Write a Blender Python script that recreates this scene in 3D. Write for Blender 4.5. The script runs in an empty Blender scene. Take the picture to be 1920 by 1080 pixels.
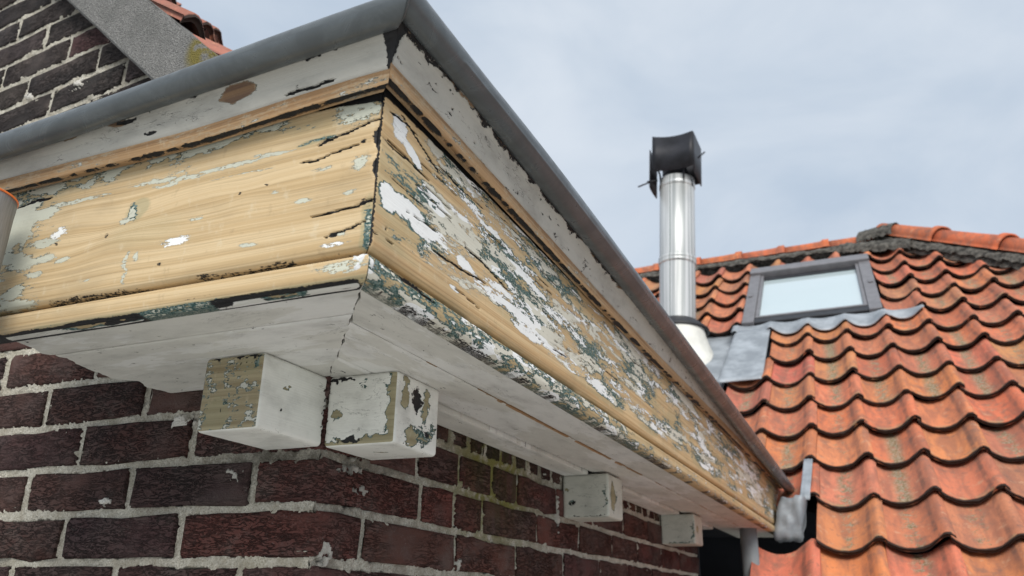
import bpy, bmesh, math, random
import numpy as np
from mathutils import Vector, Matrix
random.seed(7); rng = np.random.default_rng(7)
SC = bpy.context.scene; COL = SC.collection
R_ = math.radians

# ------------------------------------------------------------------ camera
CAM = Vector((0.62163, -0.83190, -0.10660))
cd = bpy.data.cameras.new("camera"); cam = bpy.data.objects.new("camera", cd); COL.objects.link(cam)
rt = Vector((0.915215, 0.402598, 0.017205)); dn = Vector((-0.129197, 0.333608, -0.933817)); fw = Vector((-0.381692, 0.852420, 0.357338))
cam.matrix_world = Matrix(((rt.x, -dn.x, -fw.x, CAM.x), (rt.y, -dn.y, -fw.y, CAM.y), (rt.z, -dn.z, -fw.z, CAM.z), (0, 0, 0, 1)))
cd.sensor_width = 36; cd.lens = 1558.2 / 1920 * 36; cd.clip_start = 0.02; cd.clip_end = 500
cd.dof.use_dof = True; cd.dof.focus_distance = 1.02; cd.dof.aperture_fstop = 9.0
SC.camera = cam
# ------------------------------------------------------------------ world and sun
SUN_EL, SUN_AZ = R_(42), R_(152)       # azimuth clockwise from +Y: sun behind the camera
w = bpy.data.worlds.new("World"); SC.world = w; w.use_nodes = True
nt = w.node_tree; nt.nodes.clear()
def wn(t, **k):
    n = nt.nodes.new(t)
    for a, b in k.items(): setattr(n, a, b)
    return n
wo = wn("ShaderNodeOutputWorld"); bg = wn("ShaderNodeBackground"); bg.inputs[1].default_value = 0.1
sky = wn("ShaderNodeTexSky", sky_type='NISHITA', sun_disc=False, sun_elevation=SUN_EL, sun_rotation=SUN_AZ)
tc = wn("ShaderNodeTexCoord"); mp = wn("ShaderNodeMapping"); mp.inputs['Scale'].default_value = (1, 1, 1.9)
mp.inputs['Location'].default_value = (0.4, 0.2, 0.1)
nz = wn("ShaderNodeTexNoise"); nz.inputs['Scale'].default_value = 3.1; nz.inputs['Detail'].default_value = 6; nz.inputs['Roughness'].default_value = .5; nz.inputs['Distortion'].default_value = .5
cr = wn("ShaderNodeValToRGB"); e = cr.color_ramp.elements
e[0].position = .32; e[0].color = (2.35, 2.76, 3.28, 1); e[1].position = .66; e[1].color = (3.35, 3.62, 3.95, 1)
mx = wn("ShaderNodeMix", data_type='RGBA'); mx.inputs[0].default_value = .95
L = nt.links.new
L(tc.outputs['Generated'], mp.inputs[0]); L(mp.outputs[0], nz.inputs['Vector']); L(nz.outputs[0], cr.inputs[0])
L(sky.outputs[0], mx.inputs[6]); L(cr.outputs[0], mx.inputs[7]); L(mx.outputs[2], bg.inputs[0]); L(bg.outputs[0], wo.inputs[0])
sd = bpy.data.lights.new("sun", 'SUN'); sd.energy = 1.5; sd.angle = R_(35); sd.color = (1, .95, .88)
so = bpy.data.objects.new("sun", sd); COL.objects.link(so)
sv = Vector((math.sin(SUN_AZ) * math.cos(SUN_EL), math.cos(SUN_AZ) * math.cos(SUN_EL), math.sin(SUN_EL)))
so.rotation_euler = sv.to_track_quat('Z', 'Y').to_euler(); so.location = sv * 20
SC.view_settings.view_transform = 'Standard'; SC.view_settings.look = 'None'; SC.view_settings.gamma = 1
SC.view_settings.exposure = 1.15; SC.view_settings.use_curve_mapping = False

# ------------------------------------------------------------------ numpy noise
def _h(ix, iy, s):
    n = (ix.astype(np.int64) * 374761393 + iy.astype(np.int64) * 668265263 + s * 974634777) & 0xffffffff
    n = ((n ^ (n >> 13)) * 1274126177) & 0xffffffff
    return ((n ^ (n >> 16)) & 0xffff) / 65535.0
def vn(x, y, s=0):
    xf = np.floor(x); yf = np.floor(y); u = x - xf; v = y - yf
    u = u * u * (3 - 2 * u); v = v * v * (3 - 2 * v)
    a = _h(xf, yf, s); b = _h(xf + 1, yf, s); c = _h(xf, yf + 1, s); d = _h(xf + 1, yf + 1, s)
    return (a + (b - a) * u) * (1 - v) + (c + (d - c) * u) * v
def fbm(x, y, o=4, s=0, g=.5):
    t = 0; a = 1; n = 0
    for i in range(o):
        t = t + a * vn(x * 2 ** i + 17.3 * i, y * 2 ** i + 9.1 * i, s + i * 31); n += a; a *= g
    return t / n
def sst(a, b, x):
    t = np.clip((x - a) / (b - a), 0, 1); return t * t * (3 - 2 * t)

# ------------------------------------------------------------------ object helpers
def tag(o, label=None, cat=None, group=None, kind=None):
    if label: o["label"] = label
    if cat: o["category"] = cat
    if group: o["group"] = group
    if kind: o["kind"] = kind
    return o
def empty(name, loc, label, cat, group=None):
    o = bpy.data.objects.new(name, None); COL.objects.link(o); o.location = loc; o.empty_display_size = .05
    return tag(o, label, cat, group)
def link(name, me, mat=None, parent=None, label=None, kind=None):
    o = bpy.data.objects.new(name, me); COL.objects.link(o)
    if mat is not None and not me.materials: me.materials.append(mat)
    if parent is not None:
        o.parent = parent; o.matrix_parent_inverse = Matrix.Translation(-parent.location) if parent.type == 'EMPTY' else Matrix()
    return tag(o, label, kind=kind)
def mesh_np(name, V, F, uv=None, P=None, smooth=True):
    me = bpy.data.meshes.new(name); V = np.asarray(V, np.float32)
    me.vertices.add(len(V)); me.vertices.foreach_set("co", V.ravel())
    if isinstance(F, np.ndarray):
        k = F.shape[1]; tot = np.full(len(F), k); idx = F.ravel()
    else:
        tot = np.array([len(f) for f in F]); idx = np.array([i for f in F for i in f])
    me.loops.add(len(idx)); me.loops.foreach_set("vertex_index", idx.astype(np.int32))
    me.polygons.add(len(tot)); st = np.concatenate([[0], np.cumsum(tot)[:-1]])
    me.polygons.foreach_set("loop_start", st.astype(np.int32)); me.polygons.foreach_set("loop_total", tot.astype(np.int32))
    me.polygons.foreach_set("use_smooth", np.full(len(tot), smooth))
    me.update(calc_edges=True)
    if uv is not None:
        l = me.uv_layers.new(name="UVMap"); l.data.foreach_set("uv", np.asarray(uv, np.float32)[idx].ravel())
    if P is not None:
        a = me.color_attributes.new("P", 'FLOAT_COLOR', 'POINT'); a.data.foreach_set("color", np.asarray(P, np.float32).ravel())
    return me
def gridf(nu, nv, closed=False, off=0):
    """quads of a grid with index u*nv+v; closed wraps v"""
    u = np.arange(nu - 1)[:, None]; v = np.arange(nv if closed else nv - 1)[None, :]; v2 = (v + 1) % nv
    return (np.stack([u * nv + v, (u + 1) * nv + v, (u + 1) * nv + v2, u * nv + v2], -1).reshape(-1, 4) + off)
def boxes(name, bl, mat, parent, bev=.002, M=None, label=None, kind=None):
    """bl: list of (x0,x1,y0,y1,z0,z1); joined bevelled boxes, optional matrix M"""
    bm = bmesh.new()
    for b in bl:
        r = bmesh.ops.create_cube(bm, size=1); vs = r['verts']
        for v in vs:
            v.co = Vector((b[0] + (v.co.x + .5) * (b[1] - b[0]), b[2] + (v.co.y + .5) * (b[3] - b[2]), b[4] + (v.co.z + .5) * (b[5] - b[4])))
    if bev: bmesh.ops.bevel(bm, geom=list(bm.edges), offset=bev, segments=2, affect='EDGES', profile=.5)
    if M is not None: bm.transform(M)
    me = bpy.data.meshes.new(name); bm.to_mesh(me); bm.free()
    return link(name, me, mat, parent, label, kind)
def lathe(name, prof, mat, parent, base=(0, 0, 0), n=48, smooth=True, label=None, M=None):
    """prof: list of (r,z)"""
    a = np.arange(n) / n * 2 * np.pi; pr = np.array(prof)
    V = np.stack([pr[:, 0:1] * np.cos(a), pr[:, 0:1] * np.sin(a), np.repeat(pr[:, 1:2], n, 1)], -1).reshape(-1, 3) + np.array(base)
    F = gridf(len(prof), n, True)
    uv = np.stack([np.tile(a / 6.283, len(prof)), np.repeat(pr[:, 1], n)], -1)
    me = mesh_np(name, V, F, uv, smooth=smooth)
    if M is not None: me.transform(M)
    return link(name, me, mat, parent, label)
def tube(name, pts, r, mat, parent, n=16, closed_ends=True, label=None, kind=None):
    pts = [Vector(p) for p in pts]; rs = r if hasattr(r, '__len__') else [r] * len(pts)
    V = []; up = Vector((0, 0, 1))
    for i, p in enumerate(pts):
        d = (pts[min(i + 1, len(pts) - 1)] - pts[max(i - 1, 0)]).normalized()
        s = d.cross(up); s = s.normalized() if s.length > 1e-3 else Vector((1, 0, 0)); t = s.cross(d)
        for k in range(n):
            a = 2 * math.pi * k / n; V.append(p + (s * math.cos(a) + t * math.sin(a)) * rs[i])
    F = [list(f) for f in gridf(len(pts), n, True)]
    if closed_ends: F += [list(range(n)), list(range((len(pts) - 1) * n, len(pts) * n))[::-1]]
    return link(name, mesh_np(name, [tuple(v) for v in V], F), mat, parent, label, kind)

# ------------------------------------------------------------------ node helpers
class Mt:
    def __init__(s, name, rough=.7, metal=0, spec=.4):
        s.m = bpy.data.materials.new(name); s.m.use_nodes = True; s.t = s.m.node_tree; s.t.nodes.clear()
        s.o = s.n("ShaderNodeOutputMaterial"); s.b = s.n("ShaderNodeBsdfPrincipled")
        s.t.links.new(s.b.outputs[0], s.o.inputs[0])
        s.b.inputs['Roughness'].default_value = rough; s.b.inputs['Metallic'].default_value = metal; s.b.inputs['Specular IOR Level'].default_value = spec
    def n(s, t, **k):
        n = s.t.nodes.new(t)
        for a, b in k.items(): setattr(n, a, b)
        return n
    def put(s, sock, v):
        if isinstance(v, bpy.types.NodeSocket): s.t.links.new(v, sock)
        elif v is not None:
            if sock.type == 'RGBA' and not hasattr(v, '__len__'): v = (v, v, v, 1)
            if sock.type == 'RGBA' and len(v) == 3: v = (*v, 1)
            sock.default_value = v
    def math(s, op, a, b=0, c=None, clamp=False):
        n = s.n("ShaderNodeMath", operation=op, use_clamp=clamp); s.put(n.inputs[0], a); s.put(n.inputs[1], b)
        if c is not None: s.put(n.inputs[2], c)
        return n.outputs[0]
    def mix(s, f, a, b, mode='MIX'):
        n = s.n("ShaderNodeMix", data_type='RGBA', blend_type=mode); s.put(n.inputs[0], f); s.put(n.inputs[6], a); s.put(n.inputs[7], b); return n.outputs[2]
    def rng(s, v, a, b, c=0, d=1):
        n = s.n("ShaderNodeMapRange", interpolation_type='SMOOTHSTEP'); s.put(n.inputs[0], v)
        for i, x in enumerate((a, b, c, d)): s.put(n.inputs[i + 1], x)
        return n.outputs[0]
    def map(s, vec, scale=(1, 1, 1), loc=(0, 0, 0), rot=(0, 0, 0)):
        n = s.n("ShaderNodeMapping"); s.put(n.inputs[0], vec); s.put(n.inputs['Scale'], scale); s.put(n.inputs['Location'], loc); s.put(n.inputs['Rotation'], rot); return n.outputs[0]
    def noise(s, vec, scale=1, detail=4, rough=.55, dist=0):
        n = s.n("ShaderNodeTexNoise"); s.put(n.inputs['Vector'], vec); s.put(n.inputs['Scale'], scale)
        s.put(n.inputs['Detail'], detail); s.put(n.inputs['Roughness'], rough); s.put(n.inputs['Distortion'], dist); return n.outputs[0]
    def vor(s, vec, scale=1, feature='F1'):
        n = s.n("ShaderNodeTexVoronoi", feature=feature); s.put(n.inputs['Vector'], vec); s.put(n.inputs['Scale'], scale); return n.outputs[0]
    def ramp(s, v, stops):
        n = s.n("ShaderNodeValToRGB"); s.put(n.inputs[0], v); e = n.color_ramp.elements
        while len(e) < len(stops): e.new(.5)
        for i, (p, c) in enumerate(stops): e[i].position = p; e[i].color = (*c, 1)
        return n.outputs[0]
    def uv(s): return s.n("ShaderNodeUVMap", uv_map="UVMap").outputs[0]
    def obj(s): return s.n("ShaderNodeTexCoord").outputs['Object']
    def pos(s): return s.n("ShaderNodeNewGeometry").outputs['Position']
    def rand(s): return s.n("ShaderNodeObjectInfo").outputs['Random']
    def ocol(s): return s.n("ShaderNodeObjectInfo").outputs['Color']
    def attr(s):
        a = s.n("ShaderNodeAttribute", attribute_name="P"); q = s.n("ShaderNodeSeparateColor"); s.put(q.inputs[0], a.outputs['Color'])
        return q.outputs[0], q.outputs[1], q.outputs[2], a.outputs['Alpha']
    def vadd(s, a, b, op='ADD'):
        n = s.n("ShaderNodeVectorMath", operation=op); s.put(n.inputs[0], a); s.put(n.inputs[1], b); return n.outputs[0]
    def bump(s, h, strength=.5, dist=.001, prev=None):
        n = s.n("ShaderNodeBump"); s.put(n.inputs['Height'], h); n.inputs['Strength'].default_value = strength; n.inputs['Distance'].default_value = dist
        if prev is not None: s.put(n.inputs['Normal'], prev)
        return n.outputs[0]
    def fin(s, col, normal=None, rough=None, metal=None):
        s.put(s.b.inputs['Base Color'], col)
        if normal is not None: s.put(s.b.inputs['Normal'], normal)
        if rough is not None: s.put(s.b.inputs['Roughness'], rough)
        if metal is not None: s.put(s.b.inputs['Metallic'], metal)
        return s.m

def painted_wood(name, cream, white, green, wood_a, wood_b, flake=.34, mid=.2, dirt=.25, uvs=1.0, crack=.5, ring=.55):
    m = Mt(name, .62); uv = m.uv(); R, G, B, A = m.attr()
    fine = m.noise(m.map(uv, (90 * uvs, 420 * uvs, 1)), 1, 5, .62)
    med = m.noise(m.map(uv, (32 * uvs, 110 * uvs, 1), (3, 5, 0)), 1, 4, .6, .4)
    iso = m.noise(m.map(uv, (300, 300, 1), (7, 1, 0)), 1, 3, .6)
    grain = m.noise(m.map(uv, (3.5, 560, 1)), 1, 3, .6)
    band = m.noise(m.map(uv, (1.0, 95, 1), (2, 0, 0)), 1, 3, .6, .2)
    w1 = m.mix(m.rng(band, .38, .62), wood_a, wood_b)
    w1 = m.mix(m.rng(grain, .5, .72, 0, .42), w1, tuple(c * .5 for c in wood_b))
    w1 = m.mix(m.rng(grain, .5, .25, 0, .35), w1, tuple(min(1, c * 1.3) for c in wood_a))
    w1 = m.mix(m.rng(m.noise(m.map(uv, (7, 16, 1), (1, 9, 0)), 1, 4), .45, .75, 0, .4), w1, (.24, .185, .11))
    cov_v = m.math('ADD', R, m.math('ADD', m.math('MULTIPLY', m.math('SUBTRACT', fine, .5), flake), m.math('MULTIPLY', m.math('SUBTRACT', med, .5), mid)))
    cov_v = m.math('ADD', cov_v, m.math('MULTIPLY', m.math('SUBTRACT', iso, .5), flake * .5))
    cov = m.rng(cov_v, .49, .515)
    grn = m.rng(m.math('ADD', cov_v, m.math('MULTIPLY', m.math('SUBTRACT', B, .25), .3)), .49, .52)
    haze = m.rng(cov_v, .3, .5, 0, .42)
    dirtn = m.noise(m.map(uv, (12, 26, 1), (5, 5, 0)), 1, 5, .65)
    paint = m.mix(m.rng(m.math('ADD', G, m.math('MULTIPLY', m.math('SUBTRACT', med, .5), .35)), .47, .53), cream, white)
    paint = m.mix(m.rng(dirtn, .42, .75, 0, dirt), paint, tuple(c * .45 for c in cream))
    paint = m.mix(m.rng(iso, .62, .75, 0, .25), paint, tuple(c * .5 for c in cream))
    gcol = m.mix(m.rng(iso, .4, .65), green, (.16, .22, .2))
    w1 = m.mix(m.rng(B, .28, .7, 0, .35 if 'flak' in name else .5), w1, (.27, .265, .155))
    scr = m.noise(m.map(uv, (55, 34, 1), (3, 3, 0), (0, 0, .25)), 1, 5, .7); w1 = m.mix(m.rng(scr, .56, .70, 0, .28), w1, (.62, .56, .42)); w1 = m.mix(m.rng(scr, .42, .28, 0, .3), w1, (.25, .18, .10))
    col = m.mix(haze, w1, (.42, .38, .28))
    col = m.mix(grn, col, gcol)
    col = m.mix(cov, col, paint)
    edge_shade = m.rng(m.math('ABSOLUTE', m.math('SUBTRACT', cov_v, .497)), .016, .002, 0, ring)  # thin dark outline painted as the edge shadow of each flake
    col = m.mix(edge_shade, col, (.045, .040, .034))
    ck = m.noise(m.map(uv, (16 * uvs, 85 * uvs, 1), (8, 3, 0)), 1, 5, .62, .5)
    ckm = m.math('MULTIPLY', m.rng(m.math('ABSOLUTE', m.math('SUBTRACT', ck, .5)), .009, .002), m.rng(m.noise(m.map(uv, (9, 30, 1), (2, 8, 0)), 1, 3), .50, .62))
    ckm = m.math('MULTIPLY', ckm, m.math('MULTIPLY', cov, crack)); col = m.mix(ckm, col, (.02, .02, .022))
    dark = m.rng(m.math('ADD', A, m.math('ADD', m.math('MULTIPLY', m.math('SUBTRACT', fine, .5), .8), m.math('MULTIPLY', m.math('SUBTRACT', iso, .5), .6))), .47, .58)
    col = m.mix(dark, col, (.011, .011, .012))
    h = m.math('ADD', m.math('ADD', m.math('MULTIPLY', cov, .6), m.math('MULTIPLY', grn, .35)), m.math('ADD', m.math('MULTIPLY', grain, .35), m.math('MULTIPLY', dark, -1.2)))
    return m.fin(col, m.bump(h, .85, .0015), m.math('ADD', .52, m.math('MULTIPLY', iso, .3)))

CREAM = (.50, .50, .42); WHITE = (.78, .79, .78); GREEN = (.018, .062, .058)
PINE_A = (.58, .445, .265); PINE_B = (.455, .325, .17)
M_FASCIA = painted_wood("weathered_pine", (.52, .53, .44), WHITE, GREEN, PINE_A, PINE_B, 1.0, .55)
M_FASCIAR = painted_wood("flaking_pine", (.60, .58, .49), WHITE, (.016, .06, .052), (.60, .44, .245), (.46, .30, .145), .62, .7, .15)
M_CROWN = painted_wood("crown_paint", (.42, .41, .37), (.60, .61, .58), (.02, .045, .045), (.20, .115, .06), (.11, .06, .04), .7, .5, .5, 1.0, 1.0)
M_STRIP = painted_wood("orange_pine", (.42, .42, .38), (.5, .5, .47), (.03, .04, .04), (.40, .25, .125), (.21, .12, .055), .6, .5, .5)
M_SOFFIT = painted_wood("soffit_paint", (.58, .57, .52), (.66, .655, .62), GREEN, (.40, .24, .12), (.3, .17, .08), .5, .4, .4)
M_BLOCK = painted_wood("block_paint", (.50, .50, .44), (.70, .70, .65), (.012, .05, .045), (.37, .31, .20), (.19, .13, .07), .95, .6, .45, 1.1)

def zinc(name, base=(.092, .104, .110), rough=.31, metal=.20, streak=(17, 12), amt=.15):
    m = Mt(name, rough, metal); uv = m.uv()
    s1 = m.noise(m.map(uv, (streak[0], streak[1], 1)), 1, 6, .68, .9); s2 = m.noise(m.map(uv, (160, 60, 1)), 1, 4, .7)
    c = m.mix(m.rng(s1, .38, .66, 0, 1), tuple(x * (1 - amt) for x in base), tuple(min(1, x * (1 + amt)) for x in base))
    c = m.mix(m.rng(s2, .62, .8, 0, .3), c, tuple(min(1, x * 2) for x in base))
    return m.fin(c, m.bump(s2, .12, .0006), m.rng(s1, .3, .7, rough + .12, rough - .08))
M_ZINC = zinc("zinc_gutter"); M_PIPE = zinc("zinc_pipe", (.30, .31, .33), .5, .55, (9, 5), .25)
def steel_m():
    m = Mt("steel_flue", .42, .45); uv = m.uv(); v1 = m.noise(m.map(uv, (26, .5, 1)), 1, 3, .6); v2 = m.noise(m.map(uv, (110, 1.2, 1)), 1, 3, .6)
    c = m.mix(m.rng(v1, .36, .62), (.34, .36, .36), (.66, .67, .665)); c = m.mix(m.rng(v2, .60, .70, 0, .5), c, (.26, .30, .28))
    sx = m.n("ShaderNodeSeparateXYZ"); m.put(sx.inputs[0], uv); seam = m.rng(m.math('ABSOLUTE', m.math('SUBTRACT', sx.outputs[0], .72)), .006, .002)
    return m.fin(m.mix(m.math('MULTIPLY', seam, .8), c, (.05, .09, .075)), m.bump(v1, .15, .002))
M_STEEL = steel_m()
def lead_m():
    m = Mt("lead_sheet", .55, .25); p = m.pos(); a = m.noise(p, 9, 5, .6); b = m.noise(p, 60, 3)
    return m.fin(m.mix(m.rng(a, .35, .7), (.23, .255, .28), (.38, .415, .45)), m.bump(m.math('ADD', a, m.math('MULTIPLY', b, .3)), .4, .004))
M_LEAD = lead_m()
def simple(name, col, var=.2, sc=30, rough=.8, bump=.3, bd=.002, metal=0, spec=.4):
    m = Mt(name, rough, metal, spec); p = m.pos(); a = m.noise(p, sc, 5, .6)
    return m.fin(m.mix(m.rng(a, .3, .7), tuple(c * (1 - var) for c in col), tuple(min(1, c * (1 + var)) for c in col)), m.bump(a, bump, bd))
M_DARK = simple("gap_shade", (.012, .014, .02), .3, 6)  # near-black colour stands in for shade in the alley gap and under tiles
M_GREYPIPE = simple("grey_plastic", (.22, .24, .25), .1, 10, .45)
M_BLACK = simple("sooty_metal", (.018, .019, .024), .4, 14, .5, .2, .002, .3)
M_ORANGE = simple("orange_rubber", (.80, .20, .05), .1, 40, .5)
M_GROUND = simple("pale_paving", (.55, .54, .51), .12, 3, .9)
M_PLASTER = simple("white_render", (.62, .62, .58), .2, 5, .85)
M_ALU = simple("grey_aluminium", (.20, .195, .205), .12, 20, .45, .1, .001, .35)
M_MOSSM = simple("moss_mortar", (.085, .08, .07), .75, 34, .95, 1, .02)
M_BLACKTRIM = simple("dark_trim", (.02, .021, .025), .3, 20, .5)
def glass_m():
    m = Mt("sky_glass", .04, 0, .9); p = m.pos(); a = m.noise(p, 2, 2)
    m.b.inputs['Coat Weight'].default_value = 1; m.b.inputs['Coat IOR'].default_value = 1.9
    return m.fin(m.mix(a, (.47, .58, .60), (.55, .64, .66)))
M_GLASS = glass_m()
def concrete_m():
    m = Mt("rough_concrete", .95); p = m.pos(); a = m.noise(p, 260, 5, .7); b = m.noise(p, 18, 4, .6); v = m.vor(p, 330)
    c = m.ramp(a, [(.3, (.09, .09, .087)), (.5, (.19, .188, .18)), (.72, (.33, .325, .31))])
    c = m.mix(m.rng(b, .4, .7, 0, .45), c, (.11, .112, .105))
    z = m.n("ShaderNodeSeparateXYZ"); m.put(z.inputs[0], p)
    md = m.n("ShaderNodeVectorMath", operation='DISTANCE'); m.put(md.inputs[0], p); md.inputs[1].default_value = (-.379, .056, .803)
    mask = m.math('MULTIPLY', m.rng(md.outputs['Value'], .055, .03), m.rng(b, .38, .5))
    c = m.mix(mask, c, (.17, .14, .03))
    return m.fin(c, m.bump(m.math('ADD', a, m.math('MULTIPLY', v, .8)), 1, .004))
M_CONC = concrete_m()

def brick_m():
    m = Mt("fired_brick", .96, 0, .12); o = m.obj(); r = m.rand(); base = m.ocol(); pos = m.pos()
    off = m.n("ShaderNodeCombineXYZ"); m.put(off.inputs[0], m.math('MULTIPLY', r, 37)); m.put(off.inputs[2], m.math('MULTIPLY', r, 91)); m.put(off.inputs[1], m.math('MULTIPLY', r, 13))
    q = m.vadd(o, off.outputs[0])
    sand = m.noise(m.map(q, (330, 330, 330)), 1, 3, .7); blot = m.noise(m.map(q, (16, 16, 26)), 1, 4, .6)
    wr = m.noise(m.map(q, (48, 48, 190)), 1, 4, .6, 1.1)
    ridge = m.math('ABSOLUTE', m.math('SUBTRACT', wr, .5)); ridge = m.rng(ridge, 0, .06)
    amp = m.rng(m.noise(m.map(q, (9, 9, 14), (4, 4, 4)), 1, 2), .3, .62)
    c = m.mix(m.rng(blot, .35, .7), base, m.mix(.5, base, (.085, .068, .064)))
    c = m.mix(m.rng(m.noise(m.map(q, (6, 6, 9), (9, 2, 2)), 1, 3), .5, .75, 0, .7), c, m.mix(.6, base, (.018, .016, .02)))
    c = m.mix(m.math('MULTIPLY', m.math('SUBTRACT', 1, ridge), m.math('MULTIPLY', amp, .6)), c, (.010, .008, .008)); pit = m.noise(m.map(q, (120, 120, 150), (5, 5, 5)), 1, 3, .6); c = m.mix(m.rng(pit, .34, .28, 0, .7), c, (.006, .005, .005))
    c = m.mix(m.rng(sand, .58, .74, 0, .5), c, (.17, .135, .125)); c = m.mix(m.rng(m.noise(m.map(q, (11, 11, 15), (6, 2, 8)), 1, 5, .7), .52, .68, 0, .45), c, (.115, .095, .085))
    wv = m.noise(m.map(q, (26, 26, 34), (1, 6, 3)), 1, 5, .72)
    c = m.mix(m.rng(wv, .66, .76, 0, .5), c, (.36, .34, .31))
    # moss and run-off grime on a stretch of the side wall
    md = m.n("ShaderNodeVectorMath", operation='DISTANCE'); m.put(md.inputs[0], m.map(pos, (1, 1, 1.1))); md.inputs[1].default_value = (0, .50, .165)
    ms = m.math('MULTIPLY', m.rng(md.outputs['Value'], .22, .04), m.rng(m.noise(m.map(pos, (40, 40, 7)), 1, 3), .35, .6, .25, 1))
    c = m.mix(m.math('MULTIPLY', ms, .8), c, (.045, .042, .016))
    h = m.math('ADD', m.math('MULTIPLY', ridge, amp), m.math('ADD', m.math('MULTIPLY', sand, .6), m.math('MULTIPLY', blot, 1.2)))
    return m.fin(c, m.bump(h, 1, .0032))
M_BRICK = brick_m()
def mortar_m():
    m = Mt("sandy_mortar", .95, 0, .2); p = m.pos(); R, G, B, A = m.attr()
    a = m.noise(p, 420, 4, .7); b = m.noise(p, 40, 4, .6); v = m.vor(p, 300)
    c = m.ramp(a, [(.25, (.20, .18, .14)), (.48, (.48, .455, .385)), (.7, (.70, .67, .59))])
    c = m.mix(m.rng(b, .42, .70, 0, .6), c, (.30, .27, .21)); c = m.mix(m.rng(m.noise(p, 9, 4), .5, .7, 0, .5), c, (.26, .235, .19))
    c = m.mix(B, c, (.62, .60, .55))
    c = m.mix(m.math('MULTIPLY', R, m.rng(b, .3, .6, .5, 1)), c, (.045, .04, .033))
    c = m.mix(m.math('MULTIPLY', G, m.rng(b, .3, .55)), c, (.16, .15, .035))
    return m.fin(c, m.bump(m.math('ADD', a, m.math('MULTIPLY', v, .7)), 1, .002))
M_MORTAR = mortar_m()
def tile_m(name="clay_tile", ridge=False):
    m = Mt(name, .88, 0, .18); o = m.obj(); r = m.rand(); base = m.ocol()
    off = m.n("ShaderNodeCombineXYZ"); m.put(off.inputs[0], m.math('MULTIPLY', r, 47)); m.put(off.inputs[1], m.math('MULTIPLY', r, 71)); m.put(off.inputs[2], m.math('MULTIPLY', r, 13))
    q = m.vadd(o, off.outputs[0])
    st = m.noise(m.map(q, (26, 5, 10)), 1, 4, .6, .3); bl = m.noise(q, 14, 5, .65); sp = m.noise(q, 120, 4, .7)
    c = m.mix(m.rng(st, .38, .66), base, m.mix(.6, base, (.22, .10, .075)))
    c = m.mix(m.rng(bl, .50, .66, 0, .5), c, (.19, .115, .09)); pl = m.noise(q, 22, 6, .7); c = m.mix(m.rng(pl, .57, .66, 0, .5), c, (.50, .30, .19)); c = m.mix(m.rng(pl, .42, .34, 0, .55), c, (.20, .11, .085))
    c = m.mix(m.rng(sp, .56, .70, 0, .4), c, (.17, .12, .09))
    c = m.mix(m.rng(sp, .42, .3, 0, .35), c, (.62, .25, .12))
    # lichen down the middle of the trough
    sx = m.n("ShaderNodeSeparateXYZ"); m.put(sx.inputs[0], o)
    if not ridge:
        mid = m.rng(m.math('ABSOLUTE', m.math('SUBTRACT', sx.outputs[0], .1)), .045, .005)
        lk = m.math('MULTIPLY', mid, m.rng(m.math('ADD', m.noise(q, 34, 5, .75), m.math('MULTIPLY', m.math('SUBTRACT', r, .5), .30)), .51, .60, 0, .8))
        c = m.mix(lk, c, m.mix(m.rng(sp, .4, .6), (.30, .29, .22), (.12, .115, .05)))
        grv = m.math('MULTIPLY', m.rng(m.math('ABSOLUTE', m.math('SUBTRACT', sx.outputs[0], .167)), .010, .003), m.rng(bl, .35, .6, .1, .6)); c = m.mix(grv, c, (.14, .08, .065))
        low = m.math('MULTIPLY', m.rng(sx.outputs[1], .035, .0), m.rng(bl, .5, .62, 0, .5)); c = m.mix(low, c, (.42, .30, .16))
        lip_shade = m.rng(sx.outputs[1], .0075, .0035); c = m.mix(lip_shade, c, (.035, .024, .02))  # shadow under each tile edge painted onto its lower lip
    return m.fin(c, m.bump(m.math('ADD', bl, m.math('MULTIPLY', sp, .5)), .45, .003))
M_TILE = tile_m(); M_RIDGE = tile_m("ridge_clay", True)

# ================================================================== ground
me = mesh_np("ground", [(-150, -150, -2.6), (150, -150, -2.6), (150, 150, -2.6), (-150, 150, -2.6)], np.array([[0, 1, 2, 3]]))
g = link("ground", me, M_GROUND, kind="structure")

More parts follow.
